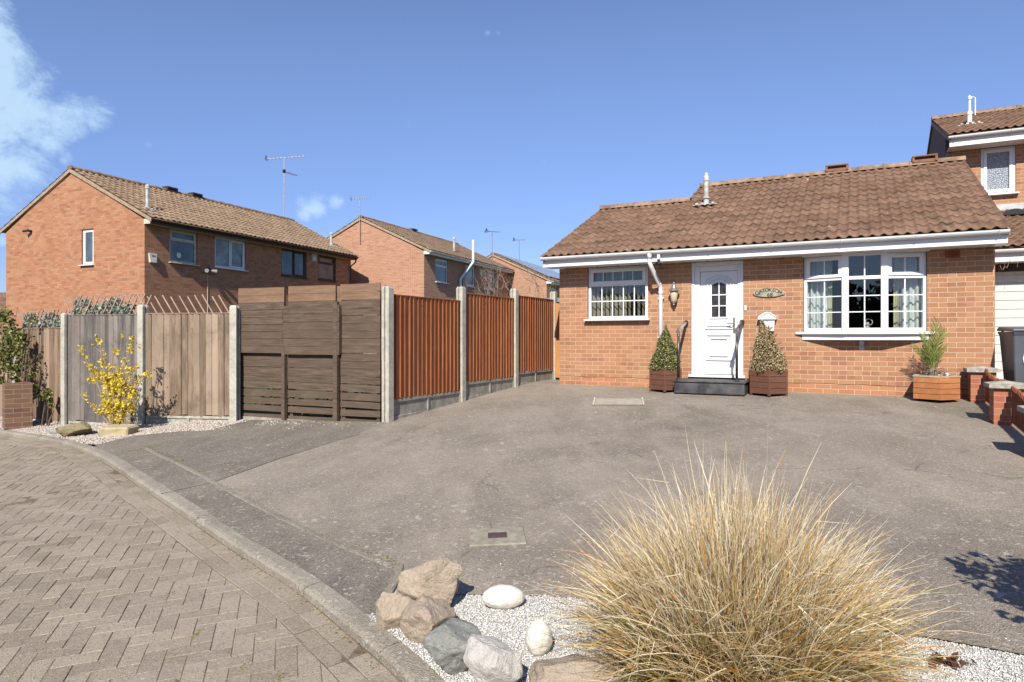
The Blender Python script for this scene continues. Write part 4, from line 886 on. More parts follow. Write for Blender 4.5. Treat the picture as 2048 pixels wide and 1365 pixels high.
mb = MB(); mb.lathe([(.05, 0), (.05, .28), (.06, .28), (.06, .34), (.03, .36), (.028, .62), (.04, .63), (.04, .70), (.0, .74)], 12, (.55, 7.0, 5.85)); mb.tube([(.55, 7.0, 6.5), (.62, 7.0, 6.54), (.66, 7.0, 6.5), (.66, 7, 6.1)], .014, 6); nf = mb.build('flue_pipe', K['pvc'], NH)
mb = MB(); 
for i in range(9): mb.box(.3 + i * .055, .35 + i * .055, 6.82, 6.95, 5.85 + .012 * (i % 2), 5.865 + .035 * (i % 2))
mb.build('flashing', K['lead'], nf)
mb = MB(); k = 8
vs = [(1.05 + cos(pi * j / k) * .2, 4.9, 3.40 + sin(pi * j / k) * .12) for j in range(k + 1)] + [(1.05 + cos(pi * j / k) * .2, 5.25, 3.42 + sin(pi * j / k) * .12) for j in range(k + 1)]
mb.add(vs, [(j, j + 1, k + 2 + j, k + 1 + j) for j in range(k)] + [tuple(range(k + 1))]); mb.build('roof_vent', K['black'], NH)

def box_house(name, label, cx, cy, zb, rot, W, D, ze, zr, wallm, tilem, fasm, frm, wins, gwin, length_over=.06, gut=None, soffm=None, samp=8, wrap=None):
    h = thing(name, label, 'house', (cx, cy, zb), rot)
    mb = MB(); cells_wall(mb, 0, W, -.6, ze, 0, .25, [(w[0], w[1], w[2], w[3]) for w in wins])
    mb.box(.25, W, D - .25, D, -.6, ze)
    sl = (zr - ze - .1) / (D / 2 + .38)
    g = MB(); cells_wall(g, -D, -.25, -.6, ze, 0, .25, [(-gwin[1], -gwin[0], gwin[2], gwin[3])] if gwin else [])
    Mg = Matrix.Rotation(R(-90), 4, 'Z'); mb.add([Mg @ Vector(v) for v in g.v], g.f)
    top = ze + .0; pk = zr - .12
    gable(mb, 0, .25, [(0, top), (D, top), (D, top + .08), (D / 2, pk), (0, top + .08)]); gable(mb, W - .25, W, [(.25, -.6), (D - .25, -.6), (D - .25, top + .08), (D / 2, pk), (.25, top + .08)])
    mb.build('wall', wallm, h)
    tiles('roof', tilem, h, -length_over, W + length_over, -.36, ze + .13, D / 2, zr, samp=samp, per=.225, row=.34, amp=.03, seed=int(cx * 7) % 99)
    tiles('roof', tilem, h, -length_over, W + length_over, D + .36, ze + .13, D / 2, zr, samp=4, seed=5)
    ridge_run('ridge_tiles', h, -length_over, W + length_over, D / 2, zr + .03)
    v = MB()
    for xx in (-length_over - .005, W + length_over - .03):
        p = [(xx, -.36, ze + .10), (xx, D / 2, zr - .03), (xx, D + .36, ze + .10), (xx, D + .36, ze + .0), (xx, D / 2, zr - .15), (xx, -.36, ze + .0)]
        v.add(p + [(a + .035, b, c) for a, b, c in p], [(0, 1, 4, 5), (1, 2, 3, 4), (11, 10, 7, 6), (10, 9, 8, 7), (0, 6, 7, 1), (1, 7, 8, 2), (5, 4, 10, 11), (4, 3, 9, 10), (0, 5, 11, 6), (2, 8, 9, 3)])
    v.each('verge', K['mortarb'], h)
    MB().box(-.03, W + .03, -.30, -.28, ze - .06, ze + .12).build('fascia', fasm, h); MB().box(-.02, W + .02, -.279, -.001, ze - .04, ze - .025).build('soffit', soffm or fasm, h)
    bx_ = MB(); bx_.box(-.03, .0 - .001, -.28, -.0, ze - .06, ze + .10); bx_.build('box_end', soffm or fasm, h)
    gutter('gutter', h, -.05, W + .06, -.355, ze + .085, gut or fasm)
    for w_ in wins:
        casement(h, w_[0] + .01, w_[1] - .01, w_[2] + .01, w_[3] - .005, .05, fm=w_[4], pm=w_[5], lights=w_[6], fw=.07)
    if gwin:
        wn = casement(h, -gwin[1] + .01, -gwin[0] - .01, gwin[2] + .01, gwin[3] - .005, .05, fm=K['pvc'], pm=K['pane'], lights=[(0, 1, 0, 1, 0)], fw=.1)
        wn.rotation_euler = (0, 0, R(-90))
    return h
ROT = R(67.7)
TOPL = [(0, 1, 0, .68, 0), (0, 1, .68, 1, 1)]; TWO = [(0, .5, 0, 1, 0), (.5, 1, 0, 1, 1)]
H1 = box_house('semi_detached_house', 'red brick pair of houses with mottled gable and brown eaves behind the left fence', -11.66, 21.1, .4, ROT, 10.85, 6.9, 4.75, 6.8, K['brick2'], K['tile2'], K['brownp'], None,
    [(.93, 2.06, 3.58, 4.71, K['cream'], K['pane'], TOPL), (2.82, 4.3, 3.6, 4.71, K['pvc'], K['panel'], TWO), (6.2, 7.75, 3.6, 4.71, K['brownp'], K['pane'], TWO), (8.5, 9.73, 3.62, 4.71, K['brownp'], K['pane'], TOPL)], (2.36, 2.94, 3.5, 4.70), soffm=K['cream'])
for xx in (3.9, 5.1):
    mb = MB(); mb.box(xx - .24, xx + .24, 3.3, 3.6, 6.9, 6.96).box(xx - .24, xx - .18, 3.31, 3.59, 6.78, 6.9).box(xx + .18, xx + .24, 3.31, 3.59, 6.78, 6.9).box(xx - .2, xx + .2, 3.4, 3.5, 6.75, 6.9); mb.build('ridge_vent', K['brownp'], H1)
def soil_stack(h, x, y, z, l, name='vent_stack'):
    o = MB().lathe([(.055, -.3), (.055, l * .85), (.075, l * .85), (.07, l), (.0, l + .05)], 10, (x, y, z)).build(name, bpy.data.materials['weathered_flue'], h)
    mb = MB()
    for i in range(8): mb.box(x - .24 + i * .06, x - .19 + i * .06, y - .16, y - .05, z - .08, z - .05 + .03 * (i % 2))
    mb.build('flashing', K['lead'], o)
soil_stack(H1, .55, .55, 5.36, .72); soil_stack(H1, 10.1, .55, 5.36, .55)
dpp = MB(); dpp.tube([(10.8, -.35, 4.8), (10.8, -.3, 4.6), (10.75, -.06, 4.4), (10.75, -.05, 0)], .035, 8); dpp.build('downpipe', K['brownp'], H1)
def h1thing(C0, zb, rot, name, label, cat, x, y, z, group=None):
    c, s = cos(rot), sin(rot); return thing(name, label, cat, (C0[0] + x * c - y * s, C0[1] + x * s + y * c, zb + z), rot, group)
P1_ = ((-11.66, 21.1), .4, ROT); P2_ = ((-4.1, 31.), .5, ROT); P3_ = ((2.06, 39.6), .5, ROT)
def alarm(P, label, x, z, m=K['alarm']):
    t = h1thing(*P, 'alarm_box', label, 'alarm box', x, -.002, z); mb = MB(); mb.add([(-.13, -.06, .15), (.13, -.06, .15), (.10, -.09, -.12), (-.10, -.09, -.12), (-.13, 0, .16), (.13, 0, .16), (.10, 0, -.16), (-.10, 0, -.16)], [(3, 2, 1, 0), (0, 4, 5, 1), (3, 7, 6, 2)[::-1], (0, 3, 7, 4), (1, 5, 6, 2)]); mb.build('cover', m, t, .012)
    bxo('strobe', K['gboard'], t, -.07, .07, -.078, -.055, .06, .1)
alarm(P1_, 'cream alarm box at the brick corner of the left house', .26, 3.63); alarm(P1_, 'small cream alarm box between the two dark framed windows', 8.15, 4.52); alarm(P2_, 'white box on the wall between two windows of the middle house', 6.1, 4.55)
t = h1thing(*P1_, 'floodlight', 'black floodlight with two chrome spot heads on the red brick wall', 'floodlight', 2.49, 0, 3.45)
MB().box(-.05, .05, -.09, 0, -.05, .1).build('mount', K['black'], t, .01)
for s_ in (-1, 1): MB().tube([(s_ * .06, -.08, 0), (s_ * .22, -.2, -.03)], [.045, .07], 12).build('lamp_head', plain('bright_reflector', (.32, .32, .32), .25, .1, 5, 0, 5, .6), t)
MB().box(-.009, .009, -.015, 0, -1.6, -.05).build('conduit', K['cream'], t)
t = thing('security_camera', 'small dark camera high on the sunlit brick gable', 'security camera', (-11.66 + 5.5 * -sin(ROT), 21.1 + 5.5 * cos(ROT), 5.2), R(157.7 - 180))
MB().tube([(0, 0, 0), (.0, -.12, 0)], .04, 8).build('mount', K['black'], t); MB().tube([(-.02, -.10, .02), (-.16, -.2, -.01)], .05, 8).build('camera_head', K['black'], t)
t = h1thing(*P1_, 'window_ornament', 'round white disc standing behind the lower pane of the leftmost eaves window', 'ornament', 1.35, .068, 3.86)
MB().lathe([(.0, -.004), (.09, -.004), (.09, .004), (0, .004)], 16).build('disc', K['pvc'], t).rotation_euler = (R(90), 0, 0)
H2 = box_house('brick_house', 'orange brick house with white gutter and plain gable in the middle distance', -4.1, 31., .5, ROT, 10.2, 7.0, 4.93, 6.85, K['brick3'], K['tile2'], K['pvc'], None,
    [(1.1, 2.38, 3.67, 4.83, K['pvc'], K['pane'], TOPL), (4.35, 5.51, 3.69, 4.83, K['pvc'], K['panel'], [(0, 1, 0, 1, 1)]), (6.55, 8.2, 3.7, 4.83, K['pvc'], K['pane'], TWO)], None, samp=4)
soil_stack(H2, 4.4, .7, 5.5, .8)
mb = MB(); mb.tube([(4.35, -.45, 6.1), (4.35, -.45, 4.95), (3.6, -.08, 4.0), (3.55, -.06, 0)], .07, 10); mb.build('soil_pipe', K['pvcg'], H2); MB().tube([(4.6, -.4, 4.95), (3.95, -.08, 4.1), (3.9, -.06, 0)], .06, 10).build('downpipe', K['conc'], H2)
mb = MB(); mb.box(4.9 - .25, 4.9 + .25, 3.35, 3.65, 6.93, 7.0).box(4.7, 5.1, 3.4, 3.6, 6.8, 6.93); mb.build('ridge_vent', K['brownp'], H2)
pr = MB(); pr.box(10.2, 11.8, .6, 4, -.5, 3.7); po_ = pr.build('side_extension', K['brick3'], H2); tiles('extension_roof', K['tile2'], po_, 10.21, 11.95, .2, 3.75, 3.5, 4.6, samp=4); MB().box(10.2, 12.0, .14, .2, 3.6, 3.78).build('fascia', K['pvc'], po_)
H3 = box_house('brick_house', 'orange brick house with solar panels on its roof beyond the far fence post', 2.06, 39.6, .5, ROT, 9.5, 7.0, 4.25, 6.15, K['brick3'], K['tile2'], K['pvc'], None, [(.9, 2.0, 2.9, 4.0, K['pvc'], K['pane'], TWO)], None, samp=4)
mb = MB(); sl_ = math.atan2(6.15 - 4.38, 3.86)
for i in range(6):
    for j in range(2):
        M_ = Matrix.Translation((.5 + i * 1.45, -.1 + .0, 4.38 + .22)) @ Matrix.Rotation(sl_, 4, 'X'); mb.box(0, 1.4, .1 + j * 1.75, 1.8 + j * 1.75, .0, .04, M_)
mb.each('solar_panel', K['solar'], H3)
rl_ = MB()
for i in range(6):
    for j in range(2): 
        M_ = Matrix.Translation((.5 + i * 1.45, -.1 + .0, 4.38 + .22)) @ Matrix.Rotation(sl_, 4, 'X'); rl_.box(-.02, .0, .1 + j * 1.75, 1.8 + j * 1.75, -.01, .045, M_)
rl_.each('panel_rail', K['chrome'], H3)
def aerial(P, label, x, y, z0, z1, boom=1.2, ang=0, els=9, group=None, tilt=-.08):
    t = h1thing(*P, 'tv_aerial', label, 'tv aerial', x, y, z0); h = z1 - z0
    MB().tube([(0, 0, 0), (0, 0, h)], .022, 6).build('mast', K['chrome'], t)
    A = MB(); M_ = Matrix.Translation((0, 0, h - .02)) @ Matrix.Rotation(ang, 4, 'Z') @ Matrix.Rotation(tilt, 4, 'Y')
    A.box(-boom * .45, boom * .55, -.012, .012, -.012, .012, M_)
    for i in range(els): xx = -boom * .4 + i * boom * .92 / (els - 1); A.box(xx - .008, xx + .008, -.16, .16, -.004, .014, M_)
    for k_ in (-1, 1): A.box(-boom * .45 - .01, -boom * .45, -.14, .14, .0, .012 + .13, M_ @ Matrix.Rotation(k_ * .9, 4, 'X'))
    A.build('antenna', K['chrome'], t); return t
a1 = aerial(P1_, 'tall mast with tv aerial rising from the far end of the left roof', 10.3, 3.45, 6.75, 9.75, 1.9, R(-67), 11)
M_ = MB(); M_.box(0, .9, -.01, .01, 2.3, 2.325); 
for i in range(4): M_.box(.2 + i * .18, .215 + i * .18, -.2, .2, 2.3, 2.32)
M_.build('dipole', K['chrome'], a1); MB().box(-.05, .05, -.05, .05, 2.25, 2.4).build('clamp', K['black'], a1)
aerial(P2_, 'tv aerial on a pole fixed to the gable peak of the middle house', -.12, 3.5, 5.6, 7.75, .9, R(-60), 8); aerial(P3_, 'tv aerial on the gable peak of the house with solar panels', -.1, 3.5, 5.7, 7.5, 1.1, R(-20), 8)
aerial(P3_, 'tv aerial above the ridge of the house with solar panels', 4.4, 3.5, 6.1, 7.6, .9, R(-40), 7)
G4 = thing('garage_block', 'low tiled building with grey gutter at the far left edge', 'garage', (-18.3, 27.0, .4), 0)
MB().box(-9, 0, 0, 6, -.5, 2.0).build('wall', K['dbrick'], G4); tiles('roof', K['tile'], G4, -9.1, .1, -.3, 2.1, 3, 3.1, samp=4); tiles('roof', K['tile'], G4, -9.1, .1, 6.3, 2.1, 3, 3.1, samp=4); gutter('gutter', G4, -9, .1, -.3, 2.05, K['gboard'])
t = hthing('shed', 'grey curved metal shed roof showing above the far orange fence panel', 'shed', -1.9, 3.8, .58)
MB().box(-.9, .8, -.7, .7, 0, 1.78).build('shed_wall', K['gwood'], t)
mb = MB(); k = 12
vs = [(x, y, z) for x in (-1., .9) for (y, z) in [(cos(pi * j / k) * .8, 1.78 + sin(pi * j / k) * .14) for j in range(k + 1)]]; vs += [(x, y * .97, z - .02) for x, y, z in vs]
q = k + 1; mb.add(vs, [(j, j + 1, q + j + 1, q + j) for j in range(k)] + [(2 * q + j, 3 * q + j, 3 * q + j + 1, 2 * q + j + 1) for j in range(k)] + [(j, 2 * q + j, 2 * q + j + 1, j + 1) for j in range(k)] + [(q + j, q + j + 1, 3 * q + j + 1, 3 * q + j) for j in range(k)]); mb.build('shed_roof', K['hull'], t)

# ================= FENCES
def postmesh(h, w=.11, d=.12):
    a, b, s_ = w / 2, d / 2, .022
    mb = MB(); prof = [(-a, -b), (a, -b), (a, -s_), (a - .028, -s_), (a - .028, s_), (a, s_), (a, b), (-a, b), (-a, s_), (-a + .028, s_), (-a + .028, -s_), (-a, -s_)]
    n = len(prof); vs = [(x, y, -.25) for x, y in prof] + [(x, y, h - .03) for x, y in prof] + [(x * .75, y * .75, h) for x, y in prof]
    mb.add(vs, [tuple(range(n))[::-1], tuple(range(2 * n, 3 * n))] + [(k * n + i, k * n + (i + 1) % n, (k + 1) * n + (i + 1) % n, (k + 1) * n + i) for k in (0, 1) for i in range(n)]); return mb
def cpost(x, y, h, rz, label, group, tilt=0):
    z = gh(x, y); o = postmesh(h).build('concrete_post', K['conc']); o.location = (x, y, z); o.rotation_euler = (0, tilt, rz); return tag(o, label, 'fence post', group)
def boards(n, wd, z0, z1, rg, thick=.021, jit=.006, gap=0, dips=None):
    mb = MB(); st = wd / n; bw = st * 1.2
    if gap: bw = st - gap      # worn boards with open joints
    for i in range(n):
        x = i * st + rg.uniform(-.003, .003); t = thick * rg.uniform(.75, 1.1); a = z0 + rg.uniform(-jit, jit); b = z1 + rg.uniform(-jit, jit) * .4
        e = min(x + bw, wd); sh = rg.uniform(-.006, .006); o = rg.uniform(-.003, .003)
        v = []
        for k_ in range(5):
            q = k_ / 4; z = a + (b - a) * q; dx = sh * q + rg.uniform(-.0015, .0015)
            v += [(x + dx, .004, z), (x + dx, -t + o, z), (x + dx + .006, -t + o - .001, z), (e + dx, -.005 + o, z), (e + dx, .003, z)]
        fs = [tuple(range(5)), tuple(range(20, 25))[::-1]] + [(k_ * 5 + i2, (k_ + 1) * 5 + i2, (k_ + 1) * 5 + (i2 + 1) % 5, k_ * 5 + (i2 + 1) % 5) for k_ in range(4) for i2 in range(5)]
        mb.add(v, fs)
    return mb
BACKM = plain('shade_and_dirt_backing', (.045, .036, .028), .9, .3, 12)  # dark sheet that puts shade and dirt of the board gaps into colour
def fpanel(x, y, z, rz, wd, h, n, m, label, group, seed, capm=None, capt=.02, **k):
    t = thing('closeboard_fence', label, 'fence panel', (x, y, z), rz, group); rg = random.Random(seed)
    boards(n, wd, .0, h, rg, **k).build('boards', m, t)
    if k.get('gap'): MB().box(0, wd, .0046, .010, .01, h - .004).build('gap_shade_backing', BACKM, t)
    r = MB(); 
    for q in (.08, h * .5, h - .12): r.box(0, wd, .005, .04, q, q + .045)
    r.each('rail', m, t); MB().box(-.0, wd, -.026, .03, h + .002, h + .002 + capt).build('capping', capm or m, t, .003); return t
def gravelboard(x, y, z, rz, wd, h, label, group, m=None):
    t = thing('gravel_board', label, 'gravel board', (x, y, z), rz, group); mb = MB(); mb.box(0, wd, -.0, .03, -.1, h)
    mb.box(0, wd, -.018, -.0, h - .04, h).box(0, wd, -.018, 0, -.1, .07).box(0, .04, -.017, 0, .07, h - .04).box(wd - .04, wd, -.017, 0, .07, h - .04).box(wd / 2 - .02, wd / 2 + .02, -.0175, 0, .07, h - .04)
    mb.build('slab', m or K['gboard'], t, .004)
ang_n = math.atan2(NN.y, NN.x); FS = -.66; ns = [-4.45, -2.53, -.62, 1.22]; tops = [2.203, 2.325, 2.42, 2.475]; ptop = [2.10, 2.235, 2.30]; pbot = [.64, .76, .835]
plabs = ['tall concrete post where the dark fence meets the first orange panel', 'concrete post between the first and second orange fence panels', 'concrete post between the second and third orange fence panels', 'concrete post beside the tan gate at the far end of the orange fence']
for i, n_ in enumerate(ns): x, y = hw(FS, n_); cpost(x, y, tops[i] - gh(x, y), ang_n, plabs[i], 'concrete posts of the orange fence')
flabs = ['orange brown closeboard panel nearest the camera', 'orange brown closeboard panel in the middle of the orange fence', 'orange brown closeboard panel farthest away beside the gate']
for i in range(3):
    a, b = ns[i] + .035, ns[i + 1] - .035; x, y = hw(FS, a); wd = b - a
    fpanel(x, y, pbot[i], ang_n, wd, ptop[i] - pbot[i] - .02, 17, K['owood'], flabs[i], 'orange closeboard fence panels', 10 + i, jit=.008, thick=.03)
    gz = gh(*hw(FS, (a + b) / 2)); z0 = gz - .06
    gravelboard(x, y, z0, ang_n, wd, pbot[i] - .012 - z0, ['concrete gravel board under the nearest orange panel', 'concrete gravel board under the middle orange panel', 'concrete gravel board under the farthest orange panel'][i], 'concrete gravel boards')
t = hthing('side_gate', 'tan wooden side gate with black ring latch beside the bungalow wall', 'gate', -.60, 1.18, .6)
mb = MB(); 
for i in range(5): mb.box(i * .118, i * .118 + .113, -.01, .01, .04, 1.62)
mb.build('boards', K['gate'], t, .003); mb = MB(); mb.box(.0, .585, .01, .05, .1, .2).box(.0, .585, .01, .05, 1.45, 1.55); mb.each('ledge', K['gate'], t)
mb = MB(); mb.tube([(.28 + .035 * cos(a * .5), -.03, .82 + .035 * sin(a * .5)) for a in range(14)], .008, 6); mb.box(.25, .31, -.02, -.01, .8, .88); mb.build('ring_latch', K['black'], t)
mb = MB(); mb.box(.45, .585, -.016, -.01, .18, .22).box(.45, .585, -.016, -.01, 1.4, 1.44); mb.each('hinge', K['steel'], t)
# dark horizontal board fence
D0, D1 = Vector((-4.21, 10.3)), Vector((-1.72, 9.2)); dd_ = D1 - D0; rd = math.atan2(dd_.y, dd_.x); DL = dd_.length
def hboards(x0, x1, rows, m, t, rg, y=0., name='boards', sag=.006):
    mb = MB()
    for (z, h) in rows:
        s0, s1 = rg.uniform(-sag, sag), rg.uniform(-sag, sag); th_ = .02; yy = y + rg.uniform(-.003, .003); v = []
        for k_ in range(5):
            q = k_ / 4; xx = x0 + (x1 - x0) * q; zz_ = z + s0 * (1 - q) + s1 * q + rg.uniform(-.0015, .0015)
            v += [(xx, yy, zz_), (xx, yy - th_, zz_), (xx, yy - th_ + .004, zz_ + h), (xx, yy, zz_ + h)]
        mb.add(v, [(0, 1, 2, 3), (16, 19, 18, 17)] + [(k_ * 4 + i2, (k_ + 1) * 4 + i2, (k_ + 1) * 4 + (i2 + 1) % 4, k_ * 4 + (i2 + 1) % 4) for k_ in range(4) for i2 in range(4)])
    return mb.build(name, m, t)
def dpoint(x, y=0): e = dd_.normalized(); p = D0 + e * x + Vector((-e.y, e.x)) * y; return p.x, p.y
rg = random.Random(8); secs = [(-.02, .89), (.97, 1.84), (1.93, 2.61)]
dl = ['dark brown horizontal board panel at the left end of the slatted fence', 'dark brown horizontal board panel in the centre of the slatted fence', 'dark brown horizontal board panel beside the tall concrete post']
for i, (a, b) in enumerate(secs):
    x, y = dpoint(a); t = thing('closeboard_fence', dl[i], 'fence panel', (x, y, .25), rd, 'dark horizontal board panels'); w_ = b - a
    zt = (.245, .235, .27)[i] * 0 + 1.62; rows = []; z = .0
    for g_ in (.045, .03, .022, .018, .012, .006): rows.append((z, .088 if g_ > .02 else .1)); z += (.088 if g_ > .02 else .1) + g_
    while z < zt + .05: rows.append((z, .1095)); z += .108
    hboards(0, w_, rows, K['dwood'], t, rg)
    top = []
    while z < 1.90: top.append((z, .112)); z += .116
    hboards(0, w_, top, K['d2wood'], t, rg, name='top_boards')['label'] = 'sun faded paler brown top boards'
    s_ = MB(); s_.box(.02, .07, .002, .04, -.05, 1.9).box(w_ - .07, w_ - .02, .002, .04, -.05, 1.9); s_.each('batten', K['dwood'], t)
for (x_, z1, w2, lb) in ((.93, 1.26, .06, 'short dark timber post under the joint of the overlapping board panels'), (1.885, 1.86, .07, 'dark timber post left of the narrow slatted panel')):
    x, y = dpoint(x_, -.055); o = MB().box(-w2 / 2, w2 / 2, -.03, .03, -.15, z1 - .15, None).build('concrete_post', K['dwood']); o.name = 'timber_post'; o.location = (x, y, gh(x, y) + .0); o.rotation_euler = (0, 0, rd); tag(o, lb, 'fence post', 'dark timber fence posts')
x, y = dpoint(1.885, .05); o = MB().box(-.045, .045, -.03, .03, -.15, 1.93).build('concrete_post', K['d2wood']); o.name = 'timber_post'; o.location = (x, y, gh(x, y)); o.rotation_euler = (0, 0, rd); tag(o, 'brown timber post standing in the gap behind the slatted fence', 'fence post', 'dark timber fence posts')
for (a, b, z0, z1, lb) in ((.0, .925, 1.265, 1.905, 'dark board screen hung over the left slatted panel'), (.93, 1.955, 1.245, 1.965, 'dark board screen hung over the central slatted panel')):
    x, y = dpoint(a, -.05); t = thing('board_screen', lb, 'fence screen', (x, y, z0), rd, 'board screens hung on the dark fence'); rows = []; z = 0; h = (z1 - z0) / 6
    for i in range(6): rows.append((z, h - .003)); z += h
    hboards(0, b - a, rows, K['dwood'], t, rg, y=-.012, sag=.004); s_ = MB(); s_.box(.0, .04, -.012, .02, .02, z1 - z0 - .02).box(b - a - .04, b - a - .0, -.012, .02, .02, z1 - z0 - .02); s_.each('batten', K['dwood'], t)
    if z0 > 1.26: pass
x, y = dpoint(.05, .0); o = MB().box(0, DL - .1, -.03, .02, -.12, .085).build('gravel_board', K['gboard']); o.location = (x, y, gh(x, y) - .03); o.rotation_euler = (0, R(-1.2) * 0, rd); tag(o, 'low concrete board along the foot of the dark slatted fence', 'gravel board')
# weathered fence on the left
LP = [(-4.22, 10.13), (-5.73, 10.33), (-7.27, 10.85), (-8.62, 11.6), (-10.2, 12.4)]; ltop = [1.985, 2.005, 1.895, 1.66, 1.6]
llabs = ['concrete post beside the left end of the dark slatted fence', 'concrete post directly right of the yellow flowering bush', 'concrete post left of the yellow flowering bush', 'concrete post half hidden by ivy at the left edge', 'concrete post farthest left in the weathered fence']
def rz2(a, b): return math.atan2(b[1] - a[1], b[0] - a[0])
for i, p in enumerate(LP):
    q = LP[i - 1] if i else LP[1]; o = cpost(p[0], p[1], ltop[i] - gh(*p), rz2(LP[min(i + 1, 4)], p), llabs[i], 'concrete posts of the weathered fence')
panels = [(1, 0, 1.86, .30, 14, K['bwood'], 'weathered brown upright board panel between yellow bush and dark fence'), (2, 1, 1.85, .15, 17, K['gwood'], 'grey weathered upright board panel behind the yellow flowering bush'), (3, 2, 1.645, .12, 17, K['b2wood'], 'lower reddish brown upright board panel near the brick pillar'), (4, 3, 1.55, .1, 14, K['b2wood'], 'reddish brown board panel hidden behind ivy at the left edge')]
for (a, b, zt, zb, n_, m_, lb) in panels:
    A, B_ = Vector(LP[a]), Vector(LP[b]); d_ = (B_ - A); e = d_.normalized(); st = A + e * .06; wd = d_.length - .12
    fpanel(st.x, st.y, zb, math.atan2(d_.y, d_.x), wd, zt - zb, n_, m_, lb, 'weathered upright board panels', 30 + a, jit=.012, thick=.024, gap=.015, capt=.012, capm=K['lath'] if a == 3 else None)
    gz = gh(st.x, st.y) - .06; gravelboard(st.x, st.y, gz, math.atan2(d_.y, d_.x), wd, zb - .01 - gz, ['low white stained board under the weathered brown panel', 'low concrete board under the grey weathered panel', 'low concrete board under the reddish brown panel', 'low concrete board under the ivy covered panel'][a - 1], 'low boards under the weathered fence', m=K['slab'])
def trellis(a, b, z, h, label, seed, both=False, lean=1, step_=.135):
    A, B_ = Vector(LP[a]), Vector(LP[b]); d_ = B_ - A; e = d_.normalized(); st = A + e * .06 + Vector((-e.y, e.x)) * .045; L = d_.length - .12
    t = thing('trellis', label, 'trellis', (st.x, st.y, z), math.atan2(d_.y, d_.x), 'expanding trellises along the weathered fence'); mb = MB(); rg = random.Random(seed); n = int(L / step_)
    for i in range(n + 1):
        for s_ in ((1, -1) if both else (lean,)):
            x = i * step_ + rg.uniform(-.01, .01); w_ = h * .62 * s_; M_ = Matrix.Translation((x, .0 if s_ > 0 else .014, 0)) @ Matrix.Rotation(math.atan2(w_, h), 4, 'Y'); l = math.hypot(w_, h) * rg.uniform(.93, 1.05); mb.box(-.009, .009, -.005, .005, -.05, l, M_)
    mb.build('laths', K['lath'], t); return st, e, L
trellis(1, 0, 1.86, .29, 'bare slanting trellis laths above the weathered brown panel', 1, False, -1)
s2_ = trellis(2, 1, 1.85, .32, 'trellis with grey green leaf screen above the grey panel', 2, True); s3_ = trellis(3, 2, 1.65, .30, 'trellis with leaf screen above the lower reddish brown panel', 3, True, 1, .12)
def leaves(pts, smin, smax, rg, aspect=1.6, flat=None):
    pts = np.asarray(pts); n = len(pts); s = rg.uniform(smin, smax, n)
    a = rg.normal(size=(n, 3)); a /= np.linalg.norm(a, axis=1)[:, None]; b = rg.normal(size=(n, 3))
    if flat is not None: a = a * .5 + np.array(flat)[None]; a /= np.linalg.norm(a, axis=1)[:, None]
    b -= a * (a * b).sum(1)[:, None]; b /= np.linalg.norm(b, axis=1)[:, None]; c = np.cross(a, b)
    b = b * s[:, None] * aspect / 2; c = c * s[:, None] / 2; d = a * s[:, None] * .15
    v = np.stack([pts - b, pts + c * .9 - d * .5 - b * .1, pts + b, pts - c * .9 - d * .5 - b * .1], 1).reshape(-1, 3)
    mb = MB(); mb.v = [tuple(x) for x in v]; mb.f = [(i * 4, i * 4 + 1, i * 4 + 2, i * 4 + 3) for i in range(n)]; return mb
LFS = leafmat('grey_green_leaf_screen', [(0, (.10, .16, .12)), (.4, (.20, .28, .22)), (.75, (.34, .40, .33)), (1, (.5, .48, .38))], .7, .2)
for (st, e, L), z, h, nm, x0, lb in ((s2_, 1.84, .28, 'a', 0, 'grey green artificial leaf screen behind the trellis on the grey panel'), (s3_, 1.63, .27, 'b', .0, 'grey green artificial leaf screen above the lower reddish brown panel')):
    rg = np.random.RandomState(4); n = 1250; px = rg.uniform(x0, L * .86, n); nrm = Vector((-e.y, e.x)); pz = z + rg.uniform(0, 1, n) * h * (.85 + .25 * np.sin(px * 9)); py = rg.normal(0, .02, n) + .03
    pts = np.stack([st.x + e.x * px + nrm.x * py, st.y + e.y * px + nrm.y * py, pz], 1); tag(leaves(pts, .03, .055, rg, 1.3).build('leaf_screen', LFS), lb, 'leaf screen', 'artificial leaf screens')

# ================= BRICK PIERS AND PICKETS ON THE RIGHT
def pier(s, n, w_, h, label, group, m=None, cap=True, rot=-TH, xy=None, capw=.05):
    x, y = xy or hw(s, n); z = gh(x, y) - .03; t = thing('brick_pier', label, 'brick pier', (x, y, z), rot, group)
    MB().box(0, w_, 0, w_, 0, h).build('shaft', m or K['pbrick'], t)
    if cap:
        c = MB(); q = w_ / 2; a = q + capw; v = [(q - a, q - a), (q + a, q - a), (q + a, q + a), (q - a, q + a)]
        c.add([(x_, y_, h + .002) for x_, y_ in v] + [(x_, y_, h + .05) for x_, y_ in v] + [(q, q, h + .085)], [(3, 2, 1, 0), (0, 1, 5, 4), (1, 2, 6, 5), (2, 3, 7, 6), (3, 0, 4, 7), (4, 5, 8), (5, 6, 8), (6, 7, 8), (7, 4, 8)]); c.build('coping', K['slab'], t)
    return t
prs = [(6.53, -.42, 'brick pier with pale coping nearest the bungalow wall'), (6.53, -2.2, 'middle brick pier with mottled pointed coping between the pickets'), (6.53, -4.12, 'brick pier at the right edge of the picture nearest the camera'), (6.53, -6.0, 'brick pier nearest the road at the end of the picket wall')]
for s, n_, lb in prs: pier(s, n_, .30, .46, lb, 'brick piers along the right of the driveway')
